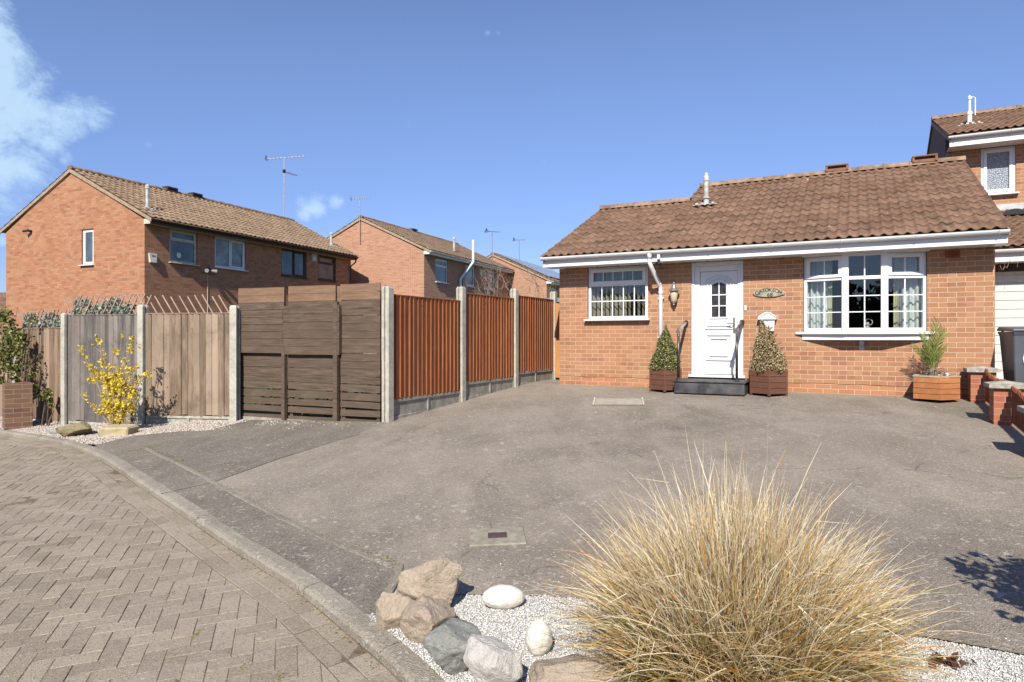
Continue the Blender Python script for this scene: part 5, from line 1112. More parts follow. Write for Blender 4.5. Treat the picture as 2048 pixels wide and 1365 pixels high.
for i, lb in ((1, 'brown picket panel between the two piers near the bungalow'), (2, 'brown picket panel in front of the middle brick pier'), (3, 'brown picket panel nearest the road')):
    n0, n1 = prs[i][1] + .31, prs[i - 1][1] - .01; x, y = hw(6.70, n0); t = thing('picket_panel', lb, 'picket fence', (x, y, gh(x, y)), ang_n, 'low picket panels between the piers'); L = n1 - n0; mb = MB(); rg = random.Random(i); n = int(L / .074)
    for k_ in range(n):
        x_ = k_ * L / n; q = x_ / L; dip = .05 * (1 - (2 * q - 1) ** 2); zg = .06 * x_; h = .48 - dip + rg.uniform(-.014, .014); mb.add([(x_, -.012, zg + .04), (x_ + .036, -.012, zg + .04), (x_ + .036, -.012, zg + h), (x_ + .02, -.012, zg + h + .014), (x_, -.012, zg + h), (x_, .008, zg + .04), (x_ + .036, .008, zg + .04), (x_ + .036, .008, zg + h), (x_ + .02, .008, zg + h + .014), (x_, .008, zg + h)], [(4, 3, 2, 1, 0)[::-1], (5, 6, 7, 8, 9)[::-1], (0, 5, 9, 4), (1, 2, 7, 6), (2, 3, 8, 7), (3, 4, 9, 8), (0, 1, 6, 5)])
    mb.build('pickets', K['pick'], t); r = MB(); 
    for zz_ in (.12, .34): r.add([(0, -.036, zz_), (L, -.036, zz_ + .06 * L), (L, -.013, zz_ + .06 * L), (0, -.013, zz_), (0, -.036, zz_ + .04), (L, -.036, zz_ + .04 + .06 * L), (L, -.013, zz_ + .04 + .06 * L), (0, -.013, zz_ + .04)], [(0, 1, 2, 3)[::-1], (4, 5, 6, 7), (0, 1, 5, 4), (1, 2, 6, 5), (2, 3, 7, 6), (3, 0, 4, 7)])
    r.each('rail', K['pick'], t)
pier(0, 0, .36, .76, 'dark purple brown brick pillar at the left edge beside the ivy', None, m=K['dbrick'], cap=False, rot=R(42), xy=(-7.96, 10.43))
# ================= BIN
def wheelie_bin(s, n, label, body, rot, num=True):
    t = hthing('wheelie_bin', label, 'wheelie bin', s, n, .58 - .0, None, rot); mb = MB()
    pr = [(.22, .20, .06), (.24, .24, .3), (.275, .31, .95), (.29, .33, .97), (.29, .33, 1.0)]
    vs = []; 
    for (a, b, z) in pr: vs += [(-a, -b, z), (a, -b, z), (a, b, z), (-a, b, z)]
    fs = [(0, 3, 2, 1)] + [(k_ * 4 + i, k_ * 4 + (i + 1) % 4, (k_ + 1) * 4 + (i + 1) % 4, (k_ + 1) * 4 + i) for k_ in range(len(pr) - 1) for i in range(4)]
    mb.add(vs, fs).build('body', body, t, .02)
    l = MB(); l.add([(-.305, -.36, 1.0), (.305, -.36, 1.0), (.305, .35, 1.01), (-.305, .35, 1.01), (-.29, -.34, 1.045), (.29, -.34, 1.045), (.28, .33, 1.075), (-.28, .33, 1.075)], [(3, 2, 1, 0), (4, 5, 6, 7), (0, 1, 5, 4), (1, 2, 6, 5), (2, 3, 7, 6), (3, 0, 4, 7)]); l.build('lid', K['bin'], t, .015)
    h = MB(); h.tube([(-.22, .34, 1.0), (-.22, .44, 1.03), (.22, .44, 1.03), (.22, .34, 1.0)], .016, 8); h.build('handle', K['bin'], t)
    for sx in (-1, 1): wv = MB(); wv.tube([(sx * .19, .27, .10), (sx * .25, .27, .10)], .10, 16); wv.build('wheel', K['black'], t)
    MB().box(-.276, -.268, -.02, .02, .76, .8).build('label_tag', K['pvc'], t) if False else None
    return t
t = wheelie_bin(7.24, -.22, 'dark grey wheelie bin with white painted number behind the brick pier', K['bin'], R(6))
text_mesh('6', .50, 'painted_number', K['pvc'], t, Matrix.Translation((-.06, -.292, .66)) @ Matrix.Rotation(R(5), 4, 'X') @ RX, .002)
# ================= PLANTERS AND PLANTS
def planter(s, n, r, h, m, label, rims=False, rot=0, nb=4, sides=5):
    x, y = hw(s, n); t = thing('planter', label, 'planter', (x, y, gh(x, y)), -TH + rot, 'wooden planters' if not rims else None); k = sides
    def ring(rr): return [(rr * sin(2 * pi * (i + .5) / k), -rr * cos(2 * pi * (i + .5) / k)) for i in range(k)]
    bh = (h - .03) / nb
    for i in range(k):
        mb = MB(); p, q = Vector(ring(r)[i - 1]), Vector(ring(r)[i]); e = (q - p).normalized(); nr = Vector((e.y, -e.x)); rg = random.Random(i)
        for j in range(nb):
            a = p + nr * rg.uniform(-.003, .003); b = q + nr * rg.uniform(-.003, .003); c, d = b - nr * .022, a - nr * .022; z0 = .03 + j * bh; z1 = z0 + bh - .005
            mb.add([(v.x, v.y, z0) for v in (a, b, c, d)] + [(v.x, v.y, z1) for v in (a, b, c, d)], [(3, 2, 1, 0), (4, 5, 6, 7), (0, 1, 5, 4), (1, 2, 6, 5), (2, 3, 7, 6), (3, 0, 4, 7)])
        if rims:
            a, b = p + nr * .008, q + nr * .008; c, d = q - nr * .05, p - nr * .05; mb2 = MB(); mb2.add([(v.x, v.y, h + .001) for v in (a, b, c, d)] + [(v.x, v.y, h + .022) for v in (a, b, c, d)], [(3, 2, 1, 0), (4, 5, 6, 7), (0, 1, 5, 4), (1, 2, 6, 5), (2, 3, 7, 6), (3, 0, 4, 7)]); mb2.build('rim', K['rimw'], t)
        mb.build('side_boards', m, t, .003)
    MB().prism([(a * .93, b * .93) for a, b in ring(r)], .025, h - .045).build('soil', K['soil'], t)
    if not rims:      # corner stakes proud of the rim
        mb = MB()
        for a, b in ring(r - .02): mb.box(a * .97 - .02, a * .97 + .02, b * .97 - .02, b * .97 + .02, .0, h + .028)
        mb.each('corner_stake', m, t, .004)
    return t, x, y
def topiary(x, y, z, h, r, leafm, label, seed, n=9000, lean=0.):
    t = thing('topiary_shrub', label, 'shrub', (x, y, z), 0); rg = np.random.RandomState(seed); q = 1 - np.sqrt(rg.uniform(0.0, 1, n)); q = np.clip(q * 1.0, 0, 1); a = rg.uniform(0, 2 * pi, n)
    env = r * np.interp(q, [0, .06, .2, .5, .75, .88, 1], [.78, 1.0, .95, .66, .34, .13, .03])
    bump_ = np.array([mnoise.noise((cos(a_) * 2.2, sin(a_) * 2.2, q_ * 5 + seed)) for a_, q_ in zip(a, q)]); env = env * (1 + .22 * bump_)
    rr = env * np.sqrt(rg.uniform(.45, 1.12, n)); pts = np.stack([rr * np.cos(a) + lean * q * q * .2, rr * np.sin(a), q * h + rg.normal(0, .008, n)], 1)
    leaves(pts, .014, .027, rg, 1.5).build('foliage', leafm, t)
    tw = MB(); rr_ = random.Random(seed)
    tw.tube([(0, 0, -.06), (0, 0, h * .9)], [.016, .003], 6)
    for i in range(130): zz_ = rr_.uniform(.0, h * .85); a_ = rr_.uniform(0, 6.28); e = float(np.interp(zz_ / h, [0, .06, .2, .5, .8, 1], [.78, 1, .96, .66, .28, .03])) * r; tw.tube([(0, 0, zz_), (cos(a_) * e * .6, sin(a_) * e * .6, zz_ + e * .3), (cos(a_) * e * 1.02, sin(a_) * e * 1.02, zz_ + e * .62)], [.004, .003, .0015], 4, False)
    tw.build('stems', K['bark'], t)
    return t
LGR = leafmat('topiary_green_and_straw', [(0, (.05, .07, .015)), (.3, (.11, .15, .035)), (.55, (.20, .24, .07)), (.72, (.36, .33, .14)), (.88, (.48, .40, .22)), (1, (.55, .47, .3))], .6, .2)
LST = leafmat('topiary_dry_straw', [(0, (.16, .09, .04)), (.3, (.34, .24, .12)), (.6, (.50, .40, .22)), (.9, (.60, .52, .33)), (1, (.22, .26, .1))], .7, .2)
t, x, y = planter(2.17, -.42, .285, .37, K['pwood'], 'chocolate brown wooden planter left of the front door', rot=R(46)); topiary(x, y, gh(x, y) + .34, .80, .25, LGR, 'green and straw topiary cone in the planter left of the door', 1)
t, x, y = planter(3.83, -.42, .30, .40, K['pwood'], 'chocolate brown wooden planter right of the front door', rot=R(44)); topiary(x, y, gh(x, y) + .36, .86, .27, LST, 'dried straw coloured topiary cone in the planter right of the door', 2, lean=-.6)
t, x, y = planter(6.10, -.38, .31, .35, K['cedar'], 'cedar orange wooden planter holding the small palm', True, R(44)); PXY = (x, y)
# palm
t = thing('palm', 'small green palm with fan of feathery fronds in the cedar planter', 'palm', (x - .03, y, gh(x, y) + .30), 0)
mb = MB(); rg = random.Random(3)
mb.tube([(0, 0, -.02), (0, 0, .10), (0, 0, .17)], [.055, .06, .035], 10)
for i in range(26): a = rg.uniform(0, 6.28); l = rg.uniform(.08, .16); z = rg.uniform(.02, .15); mb.tube([(cos(a) * .04, sin(a) * .04, z), (cos(a) * (.05 + l * .5), sin(a) * (.05 + l * .5), z + l * .3), (cos(a) * (.05 + l), sin(a) * (.05 + l), z - l * rg.uniform(-.3, .5))], [.006, .005, .003], 4)
mb.build('shaggy_trunk', plain('palm_fibre', (.22, .17, .12), .95, .3, 20), t)
PG = leafmat('palm_leaflet', [(0, (.07, .11, .02)), (.5, (.17, .22, .05)), (.85, (.32, .34, .1)), (1, (.5, .44, .2))], .45, .3)
fr_ = [(-.5, .1, .72), (.15, -.05, .95), (.5, .02, .86), (.8, .15, .8), (-.85, -.2, .70), (.3, .3, .84), (-1.3, .3, .56), (1.2, .1, .55)]
for (lx, ly, L) in fr_:
    mb = MB(); pts = []; n = 19; lx *= .27; ly *= .4
    for i in range(n + 1): q = i / n; pts.append(Vector((lx * L * (q * .55 + q * q * .65), ly * L * (q * .55 + q * q * .65), .12 + L * .78 * (q - .22 * q * q * abs(lx) * 2))))
    mb.tube(pts, [.008 - .006 * i / n for i in range(n + 1)], 5, False)
    for i in range(4, n + 1):
        q = i / n; d = (pts[min(i + 1, n)] - pts[i - 1]).normalized(); sd_ = d.cross(Vector((0, 1, .15))).normalized()
        for s_ in (-1, 1):
            l = .20 * (1 - .62 * abs(q - .45)) * rg.uniform(.85, 1.1) * L; v = (d * .72 + sd_ * s_ * (.62 - .2 * q) + Vector((0, rg.uniform(-.25, .25), 0))).normalized(); w_ = d.cross(v).cross(v).normalized() * .0055
            p = pts[i]; m_ = p + v * l * .5; e = p + v * l - Vector((0, 0, l * .08)); mb.add([p - w_ * .6, p + w_ * .6, m_ + w_, e, m_ - w_], [(0, 1, 2, 3, 4)])
    mb.build('frond', PG, t)
t = thing('white_pebble', 'small white ornament lying on the soil of the cedar planter', 'ornament', (PXY[0] + .20, PXY[1] + .03, gh(*PXY) + .305)); MB().lathe([(0, -.0), (.03, .005), (.04, .03), (.02, .06), (.03, .08), (0, .1)], 8).build('body', K['pvc'], t)

# forsythia
def forsythia():
    x, y = -5.72, 9.62; x, y = (228 - 1024) / 1330 * 9.62, 9.62
    t = thing('forsythia_bush', 'leafless bush with bright yellow flowers in front of the grey fence', 'bush', (x, y, gh(x, y)), 0); rg = random.Random(12); st = MB(); pts = []
    tips = [(-.50, 1.25, 0), (-.38, 1.02, .1), (-.25, 1.42, .0), (-.05, .95, .1), (.05, 1.2, -.1), (.12, 1.44, 0), (.22, 1.40, .1), (.2, 1.1, -.1), (.42, .8, 0), (.5, .95, .1), (.36, .6, -.1), (-.56, .62, 0), (.0, .62, .1), (.3, 1.0, -.1), (-.15, .8, 0), (.46, .55, .0)]
    for (tx, tz, ty) in tips:
        p = [Vector((rg.uniform(-.03, .03), rg.uniform(-.03, .03), -.02))]; n = 12; T_ = Vector((tx, ty, tz)); c = Vector((tx * .25, ty * .3, tz * .45))
        for i in range(1, n + 1): q = i / n; p.append(p[0] * (1 - q) ** 2 + c * 2 * q * (1 - q) + T_ * q * q + Vector((rg.uniform(-.012, .012), rg.uniform(-.012, .012), 0)))
        st.tube(p, [.011 - .008 * i / n for i in range(n + 1)], 5)
        br = [(p, .22)]
        for k_ in range(5):
            q = rg.randint(4, 10); d = Vector((rg.uniform(-.16, .16), rg.uniform(-.12, .12), rg.uniform(.04, .22))); bp = [p[q], p[q] + d * .6, p[q] + d]; st.tube(bp, [.004, .003, .002], 4); br.append((bp, 0))
        for bp, s0 in br:
            L = sum((bp[i + 1] - bp[i]).length for i in range(len(bp) - 1)); m_ = int(L * 74)
            for i in range(m_):
                q = s0 + (1 - s0) * rg.random(); f = q * (len(bp) - 1); j = min(int(f), len(bp) - 2); b = bp[j].lerp(bp[j + 1], f - j); 
                if mnoise.noise(b * 7) < -.12: continue
                pts.append(b + Vector((rg.gauss(0, .022), rg.gauss(0, .022), rg.gauss(0, .022))))
    st.build('stems', K['twig'], t); r_ = np.random.RandomState(3); P = np.array([tuple(p) for p in pts]); P = np.repeat(P, 2, 0) + r_.normal(0, .006, (len(P) * 2, 3))
    leaves(P, .018, .036, r_, 1.7).build('flowers', leafmat('yellow_petals', [(0, (.66, .47, .02)), (.5, (.86, .68, .04)), (1, (.92, .80, .22))], .5, .35), t)
forsythia()
def leafy(name, label, cat, loc, blobs, n, smin, smax, m, seed, stems=12, stemm=None):
    t = thing(name, label, cat, loc, 0); rg = np.random.RandomState(seed); P = []
    w_ = np.array([b[3] * b[4] * b[5] for b in blobs]); w_ /= w_.sum()
    for b, k_ in zip(blobs, (w_ * n).astype(int)):
        v = rg.normal(size=(k_, 3)); v /= np.linalg.norm(v, axis=1)[:, None]; v *= rg.uniform(.3, 1, (k_, 1)) ** .5; P.append(np.array(b[:3]) + v * np.array(b[3:6]))
    P = np.concatenate(P); keep = np.array([mnoise.noise(Vector(p) * 6) > -.16 for p in P]); P = P[keep]; leaves(P, smin, smax, rg, 1.3).build('foliage', m, t); st = MB(); r = random.Random(seed)
    for i in range(stems):
        b = r.choice(blobs); e = Vector(b[:3]) + Vector((r.uniform(-1, 1) * b[3], r.uniform(-1, 1) * b[4], r.uniform(0, 1) * b[5])); s = Vector((r.uniform(-.1, .1) + b[0] * .3, r.uniform(-.05, .05), -.05)); mm = s.lerp(e, .5) + Vector((r.uniform(-.1, .1), r.uniform(-.05, .05), .1)); st.tube([s, mm, e], [.012, .008, .003], 5)
    st.build('stems', stemm or K['bark'], t); return t
IVY = leafmat('olive_ivy', [(0, (.05, .06, .015)), (.4, (.13, .15, .035)), (.75, (.25, .26, .07)), (1, (.38, .33, .14))], .55, .2)
leafy('ivy', 'olive green ivy clambering over the fence above the left brick pillar', 'climbing plant', (-8.1, 10.95, gh(-8.1, 10.95)), [(-.15, .1, 1.2, .3, .12, .35), (.05, .05, 1.4, .14, .12, .22), (.22, .0, .95, .12, .1, .2), (-.2, .0, .85, .28, .12, .2), (.3, -.1, .55, .12, .08, .14), (.14, .1, 1.7, .07, .07, .12), (-.55, .3, 1.5, .3, .1, .5)], 2600, .03, .06, IVY, 5, 16)
leafy('ivy', 'small sprig of ivy trailing beside the dark pillar corner', 'climbing plant', (-7.55, 10.72, gh(-7.55, 10.7)), [(.05, 0, .5, .09, .07, .12), (.12, .0, .35, .05, .05, .08)], 160, .03, .055, IVY, 6, 6)
leafy('garden_shrub', 'green weeds showing through the gaps low in the dark fence', 'shrub', (-2.9, 10.3, gh(-2.9, 10.3)), [(-.7, .1, .25, .35, .15, .28), (.2, -.1, .22, .4, .15, .25), (.9, -.5, .3, .25, .15, .3)], 900, .03, .06, leafmat('lime_leaves', [(0, (.12, .2, .03)), (1, (.3, .4, .08))], .5, .4), 7, 10)
def bare(name, label, loc, spread, h, seed, n=26, m=None, r0=.012):
    t = thing(name, label, 'climbing plant', loc, 0); rg = random.Random(seed); mb = MB()
    def grow(p, d, l, r, dep):
        pts = [p]; 
        for i in range(5): d = (d + Vector((rg.uniform(-.35, .35), rg.uniform(-.3, .3), rg.uniform(-.25, .3)))).normalized(); pts.append(pts[-1] + d * l / 5)
        mb.tube(pts, [r * (1 - .12 * i) for i in range(6)], 4, False)
        if dep:
            for k_ in range(rg.randint(2, 3)): grow(pts[rg.randint(2, 5)], (d + Vector((rg.uniform(-1, 1), rg.uniform(-.6, .6), rg.uniform(-.5, .7)))).normalized(), l * .65, r * .6, dep - 1)
    for i in range(n): grow(Vector((rg.uniform(-spread, spread), rg.uniform(-.3, .3), rg.uniform(0, h * .4))), Vector((rg.uniform(-.6, .6), 0, 1)).normalized(), h * rg.uniform(.4, .7), r0, 2)
    mb.build('stems', m or K['twig'], t)
bare('bare_climber', 'tangle of bare pale climbing stems above the far orange fence', (.15, 21., 1.6), 1.15, 1.9, 4, 30)
bare('bare_climber', 'thin bare twigs beside the white pipe of the middle house', (-1.6, 24, 2.0), .25, 1.2, 6, 4, r0=.009)
bare('bare_climber', 'few bare twigs hanging over the garage gutter at the right edge', (*hw(7.25, 1.95), 2.62), .22, .22, 9, 7, r0=.004)

# ================= ROCKS
def rock(name, label, cat, x, y, dims, m, seed, cuts=9, rot=0, group=None, rough=.06, sink=.15, zr_=0, cut=(.48, .82)):
    if cuts: cuts += 5; rough = max(rough, .09); dims = tuple(d * 1.16 for d in dims)
    rg = random.Random(seed); bm = bmesh.new(); bmesh.ops.create_icosphere(bm, subdivisions=5, radius=1)
    pl = [(Vector((rg.gauss(0, 1), rg.gauss(0, 1), rg.gauss(0, .8))).normalized(), rg.uniform(*cut)) for _ in range(cuts)]
    for v in bm.verts:
        p = v.co.copy()
        for nr, d in pl:
            k_ = p.dot(nr) - d
            if k_ > 0: p -= nr * k_ * .93
        nz = mnoise.noise(p * 2.3 + Vector((seed, 0, 0))) * rough * 1.3 + mnoise.noise(p * 6 + Vector((seed, 3, 0))) * rough * .6 + (abs(mnoise.noise(p * 9 + Vector((seed, 9, 0)))) - .2) * rough * .45 + mnoise.noise(p * 18) * rough * .22
        v.co = p * (1 + nz)
    Mx = Matrix.Rotation(zr_, 4, 'Y') @ Matrix.Diagonal((dims[0] / 2, dims[1] / 2, dims[2] / 2, 1)); bm.transform(Mx)
    zmin = min(v.co.z for v in bm.verts); hh_ = max(v.co.z for v in bm.verts) - zmin
    bm.transform(Matrix.Translation((0, 0, -zmin - hh_ * sink))); me = bpy.data.meshes.new(name); bm.to_mesh(me); bm.free()
    me.polygons.foreach_set('use_smooth', [True] * len(me.polygons)); me.materials.append(m); o = bpy.data.objects.new(name, me); C.objects.link(o)
    o.location = (x, y, gh(x, y)); o.rotation_euler = (0, 0, rot); return tag(o, label, cat, group)
RP = rockmat('pinkish_sandstone', (.46, .37, .28), (.56, .47, .37), (.36, .28, .20), 4.5, .35); RG = rockmat('grey_slate', (.29, .30, .275), (.42, .42, .38), (.22, .215, .19), 4., .25)
RT = rockmat('white_topped_stone', (.34, .26, .17), (.42, .34, .25), (.23, .18, .12), 6., .3, band=(.095, (.62, .59, .54))); RW = rockmat('white_cobble', (.66, .62, .55), (.72, .69, .63), (.60, .55, .46), 5., .05)
RM = rockmat('mossy_stone', (.33, .26, .17), (.27, .24, .12), (.17, .13, .08), 5., .3); RY = rockmat('yellow_sandstone', (.42, .34, .2), (.5, .42, .27), (.36, .28, .15), 4., .1)
gb_ = 'boulders edging the gravel bed'
rock('boulder', 'largest pinkish boulder at the top of the boulder heap', 'boulder', -.42, 3.56, (.34, .28, .25), RP, 3, 8, .3, gb_, sink=.12, zr_=-.2)
rock('boulder', 'pinkish boulder lowest on the left beside the kerb', 'boulder', -.585, 3.36, (.21, .22, .20), RP, 8, 8, 1.2, gb_, sink=.15, zr_=.3)
rock('boulder', 'rounded pinkish boulder in front of the largest boulder', 'boulder', -.395, 3.22, (.24, .26, .22), RP, 15, 6, .2, gb_, sink=.18, zr_=-.3)
rock('boulder', 'grey slate boulder next to the kerb', 'boulder', -.255, 3.0, (.29, .30, .25), RG, 22, 9, .9, gb_, sink=.15, zr_=.25)
rock('boulder', 'brown boulder with chalky white top at the bottom of the picture', 'boulder', -.085, 2.80, (.225, .26, .26), RT, 31, 10, .1, gb_, sink=.15)
rock('boulder', 'flat pinkish slab partly under the grass clump', 'boulder', .235, 2.68, (.46, .34, .19), RP, 41, 8, -.4, gb_, sink=.2)
rock('boulder', 'pinkish boulder hidden at the foot of the grass clump', 'boulder', .52, 2.45, (.3, .3, .2), RP, 44, 8, .4, gb_)
rock('cobble', 'large oval white cobble on the pale gravel', 'cobble', -.045, 3.52, (.225, .13, .125), RW, 51, 0, .0, 'smooth white cobbles', .03, .14)
rock('cobble', 'smaller rounded white cobble standing upright on the gravel', 'cobble', .125, 3.06, (.125, .11, .165), RW, 55, 0, .3, 'smooth white cobbles', .04, .16)
rock('cobble', 'white cobble beneath the right side of the grass clump', 'cobble', 1.35, 2.72, (.2, .14, .11), RW, 57, 0, .5, 'smooth white cobbles', .03, .14)
rock('cobble', 'white cobble beneath the front of the grass clump', 'cobble', 1.1, 2.62, (.18, .14, .1), RW, 58, 0, 1.5, 'smooth white cobbles', .03, .14)
rock('garden_rock', 'mossy brown rock on the pink gravel left of the yellow bush', 'rock', -6.33, 9.62, (.62, .34, .25), RM, 61, 8, -.2, None, sink=.25)
rock('garden_rock', 'flat dark slate behind the mossy brown rock', 'rock', -6.72, 9.98, (.45, .25, .12), RG, 63, 8, .2, None, sink=.2)
o = MB().box(-.22, .19, -.13, .14, -.03, .12).build('garden_rock', RY, None, .02); o.location = (-5.55, 9.42, gh(-5.55, 9.42)); o.rotation_euler = (.03, .04, R(-2)); tag(o, 'squared yellow sandstone block in front of the yellow bush', 'rock')
for v in o.data.vertices: v.co += Vector((mnoise.noise(v.co * 9), mnoise.noise(v.co * 8 + Vector((3, 0, 0))), mnoise.noise(v.co * 7 + Vector((0, 5, 0))))) * .03

# ================= COVERS
def flat_thing(name, label, cat, x, y, rot): 
    d = .05; zx = (gh2(x + d, y) - gh2(x - d, y)) / (2 * d); zy = (gh2(x, y + d) - gh2(x, y - d)) / (2 * d); n_ = Vector((-zx, -zy, 1)).normalized()
    o = thing(name, label, cat, (x, y, gh2(x, y))); q = Vector((0, 0, 1)).rotation_difference(n_) @ Matrix.Rotation(rot, 3, 'Z').to_quaternion(); o.rotation_mode = 'QUATERNION'; o.rotation_quaternion = q; return o
t = flat_thing('access_cover', 'square concrete access cover with small plum coloured plate in the driveway', 'access cover', -.10, 4.565, R(3))
mb = MB(); mb.box(-.19, .19, -.165, .165, -.02, .010); mb.build('frame', K['patch'], t, .006); MB().box(-.065, .065, -.05, .05, .0105, .014).build('plate', plain('plum_plate', (.10, .055, .06), .6), t)
t = flat_thing('drain_cover', 'recessed concrete drain cover with raised edges near the front step', 'drain cover', 1.66, 10.38, R(-9))
MB().box(-.36, .36, -.3, .3, -.02, .010).build('tray', plain('beige_screed', (.40, .36, .29), .9, .1, 8, .4), t, .004)
for s_ in (-1, 1): MB().box(s_ * .375 - .013, s_ * .375 + .013, -.32, .32, -.02, .022).build('edge_frame', K['cream'], t, .004)
mb = MB(); mb.box(-.39, .39, -.33, -.322, -.02, .0085).box(-.39, .39, .312, .32, -.02, .0085); mb.each('edge_frame', K['steel'], t)

# ================= GRASS CLUMP
def grass_clump(x, y, R0, label, seed, n=9600):
    z = gh(x, y); t = thing('ornamental_grass', label, 'grass clump', (x, y, z), 0); rg = np.random.RandomState(seed); S = 8
    a = rg.uniform(0, 2 * pi, n); rr = R0 * np.sqrt(rg.uniform(0, 1, n)); root = np.stack([rr * np.cos(a), rr * np.sin(a), np.zeros(n)], 1)
    az = a + rg.normal(0, .95, n); tilt = np.clip(rg.normal(0, .28, n) + (rr / R0) * .60 + .02, -.4, 1.45)
    L = rg.uniform(.46, .96, n) * (1.0 - .38 * (rr / R0) ** 2); stray = rg.uniform(0, 1, n) < .06; L = np.where(stray, L * 1.18, L); az = np.where(rg.uniform(0, 1, n) < .12, rg.uniform(0, 2 * pi, n), az)
    bend = rg.uniform(.0, 1.15, n) ** 1.4 + .45 * np.clip(tilt, 0, 2); curl = rg.normal(0, .5, n); wd = rg.uniform(.0010, .0027, n) * np.where(rg.uniform(0, 1, n) < .2, 1.75, 1); P = root.copy(); V = []; th = tilt.copy(); ph = az.copy()
    kink = np.where(rg.uniform(0, 1, n) < .2, rg.uniform(.5, 1.9, n), 0); kat = rg.randint(2, S, n)
    for i in range(S + 1):
        q = i / S; dr = np.stack([np.sin(th) * np.cos(ph), np.sin(th) * np.sin(ph), np.cos(th)], 1); sdv = np.stack([-np.sin(ph), np.cos(ph), 0 * ph], 1)
        tw = curl * 3 + q * curl * 2; up = np.cross(dr, sdv); side = sdv * np.cos(tw)[:, None] + up * np.sin(tw)[:, None]
        w_ = wd * (1 - q ** 2.2) + .0003; V.append(P - side * w_[:, None]); V.append(P + side * w_[:, None])
        P = P + dr * (L / S)[:, None]; th = th + bend / S * (.35 + 1.3 * q) + np.where(kat == i, kink, 0); ph = ph + curl / S + np.where((kat == i) & (kink > 0), curl * 2, 0); P[:, 2] = np.maximum(P[:, 2], .012)
    V = np.stack(V, 1); vs = V.reshape(-1, 3); m_ = 2 * (S + 1); base = (np.arange(n) * m_)[:, None, None]
    F = np.array([(2 * i, 2 * i + 1, 2 * i + 3, 2 * i + 2) for i in range(S)])[None] + base; F = F.reshape(-1, 4)
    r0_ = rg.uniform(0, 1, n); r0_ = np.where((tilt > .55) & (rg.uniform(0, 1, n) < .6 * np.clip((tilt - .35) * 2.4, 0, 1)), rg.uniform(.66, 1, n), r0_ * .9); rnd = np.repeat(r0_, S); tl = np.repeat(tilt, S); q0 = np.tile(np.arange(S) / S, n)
    uv = np.stack([np.stack([rnd, q0], 1), np.stack([rnd, q0], 1), np.stack([rnd, q0 + 1 / S], 1), np.stack([rnd, q0 + 1 / S], 1)], 1)
    mt, T = newmat('dry_grass_blades'); u = T.n('SeparateXYZ', {0: T.n('TexCoord').outputs['UV']})
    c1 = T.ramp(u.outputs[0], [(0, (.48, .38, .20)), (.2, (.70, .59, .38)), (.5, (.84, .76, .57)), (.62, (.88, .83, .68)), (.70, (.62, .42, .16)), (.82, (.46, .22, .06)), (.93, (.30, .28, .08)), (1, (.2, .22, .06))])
    c0 = T.ramp(u.outputs[0], [(0, (.11, .11, .03)), (.3, (.21, .19, .055)), (.55, (.34, .26, .09)), (.75, (.33, .15, .04)), (.9, (.17, .18, .04)), (1, (.10, .12, .03))])  # olive and orange blade bases, darkened to paint in shading inside the clump
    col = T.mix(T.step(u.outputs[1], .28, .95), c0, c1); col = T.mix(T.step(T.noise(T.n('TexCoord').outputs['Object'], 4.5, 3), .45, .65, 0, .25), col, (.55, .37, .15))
    b = T.n('BsdfPrincipled', {'Base Color': col, 'Roughness': .5, 'Specular IOR Level': .35}); tr = T.n('BsdfTranslucent', {0: col}); mx = T.n('MixShader', {0: .3, 1: b.outputs[0], 2: tr.outputs[0]}); oo = T.n('OutputMaterial'); mt.node_tree.links.new(mx.outputs[0], oo.inputs[0])
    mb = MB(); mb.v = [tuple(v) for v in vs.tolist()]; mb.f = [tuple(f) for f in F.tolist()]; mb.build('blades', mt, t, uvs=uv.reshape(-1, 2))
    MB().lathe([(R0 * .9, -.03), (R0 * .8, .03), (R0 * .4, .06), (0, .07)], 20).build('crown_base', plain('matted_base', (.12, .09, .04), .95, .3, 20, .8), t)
grass_clump(.93, 2.76, .35, 'big dry golden ornamental grass clump in the foreground gravel', 5)
t = thing('dried_leaves', 'few curled dark red dried leaves on the white gravel at lower right', 'dead leaves', (1.88, 2.86, gh(1.88, 2.86)), 0); rg = np.random.RandomState(2)
pp = np.stack([rg.normal(0, .04, 26), rg.normal(0, .02, 26), rg.uniform(.008, .03, 26)], 1); leaves(pp, .02, .04, rg, 1.6).build('leaves', leafmat('dark_red_leaf', [(0, (.05, .015, .01)), (.6, (.11, .04, .025)), (1, (.2, .09, .06))], .6, .1), t)
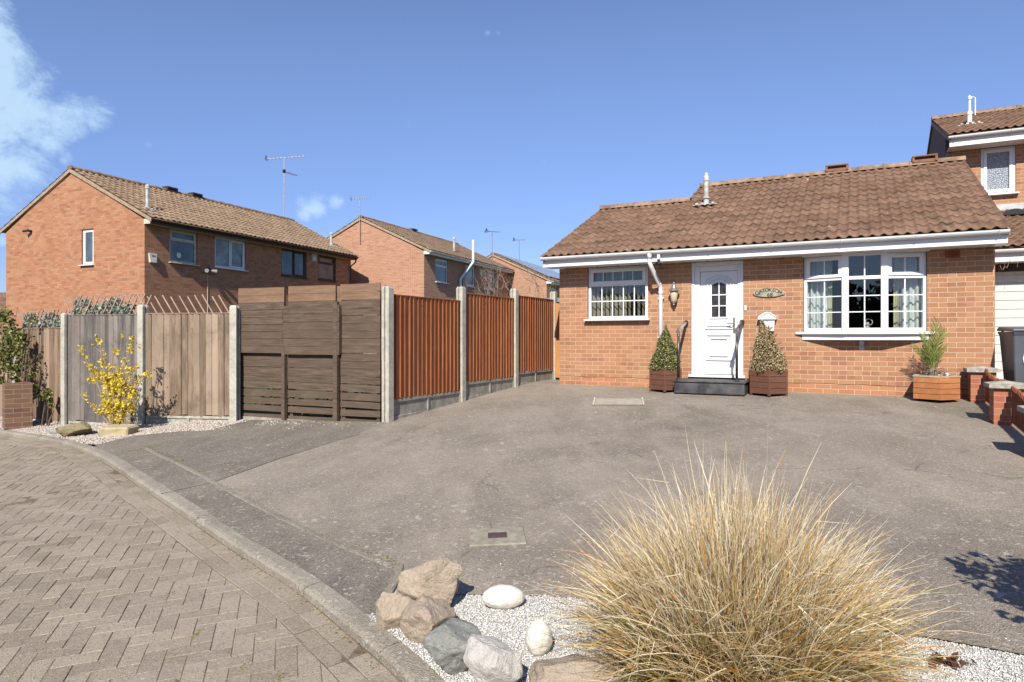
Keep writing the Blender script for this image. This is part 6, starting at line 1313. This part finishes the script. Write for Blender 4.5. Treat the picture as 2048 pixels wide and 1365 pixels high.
# small tree standing just outside the frame on the right; it throws the leafy shadow on the driveway
def side_tree(x, y):
    z = gh(x, y); t = thing('garden_tree', 'small leafy tree just outside the right edge shading the driveway', 'tree', (x, y, z), 0); rg = random.Random(5); tr = MB(); tips = []
    tr.tube([(0, 0, -.05), (.02, 0, .4), (-.05, .03, .75)], [.03, .024, .018], 8)
    for i in range(16):
        a = rg.uniform(1.6, 4.9); e = Vector((cos(a) * rg.uniform(.15, .55), sin(a) * rg.uniform(.1, .45) , rg.uniform(.8, 1.55))); s = Vector((-.03, .02, rg.uniform(.45, .75))); mm = s.lerp(e, .5) + Vector((0, 0, .08)); tr.tube([s, mm, e], [.012, .008, .003], 5)
        for k_ in range(5): p = mm.lerp(e, rg.uniform(.1, 1)); q = p + Vector((rg.uniform(-.12, .12), rg.uniform(-.12, .12), rg.uniform(-.02, .14))); tr.tube([p, q], [.004, .002], 4); tips.append(q)
        tips.append(e)
    tr.build('trunk', K['bark'], t); r_ = np.random.RandomState(4); P = np.concatenate([np.array([tuple(p)]) + r_.normal(0, .028, (9, 3)) for p in tips]); leaves(P, .035, .06, r_, 1.5).build('crown', leafmat('tree_leaf', [(0, (.05, .08, .02)), (1, (.12, .16, .05))], .5, .2), t)
side_tree(2.72, 2.35)

# unseen evergreen screen added behind the viewpoint to darken the bungalow's pane reflections
t = thing('added_hedge', 'unseen evergreen mass added behind the viewpoint to darken the window reflections', 'added_hedge', (2, -24, -.6), R(-8)); rg = np.random.RandomState(9)
cb = MB(); 
for i in range(26): x = -32 + i * 2.5; h = 5.2 + 1.6 * mnoise.noise((x * .13, 4, 0)); cb.tube([(x, 0, -.3), (x, 0, h * .5), (x, 0, h - .6)], [1.7, 1.8, 1.0], 9)
HL = leafmat('dark_hedge_leaf', [(0, (.02, .03, .01)), (.6, (.05, .07, .02)), (1, (.09, .11, .04))], .6, .1); cb.build('stems', HL, t)  # solid core keeps the added evergreen screen opaque
n = 9000; px = rg.uniform(-34, 34, n); top = np.array([5.6 + 1.6 * mnoise.noise((x * .13, 4, 0)) + .8 * mnoise.noise((x * .7, 1, 0)) for x in px]); pz = rg.uniform(0, 1, n) ** .8 * top; pts = np.stack([px, 1.9 + rg.normal(0, .3, n) - (pz / top) ** 4 * 1.5, pz], 1); leaves(pts, .25, .5, rg, 1.4).build('foliage', HL, t)
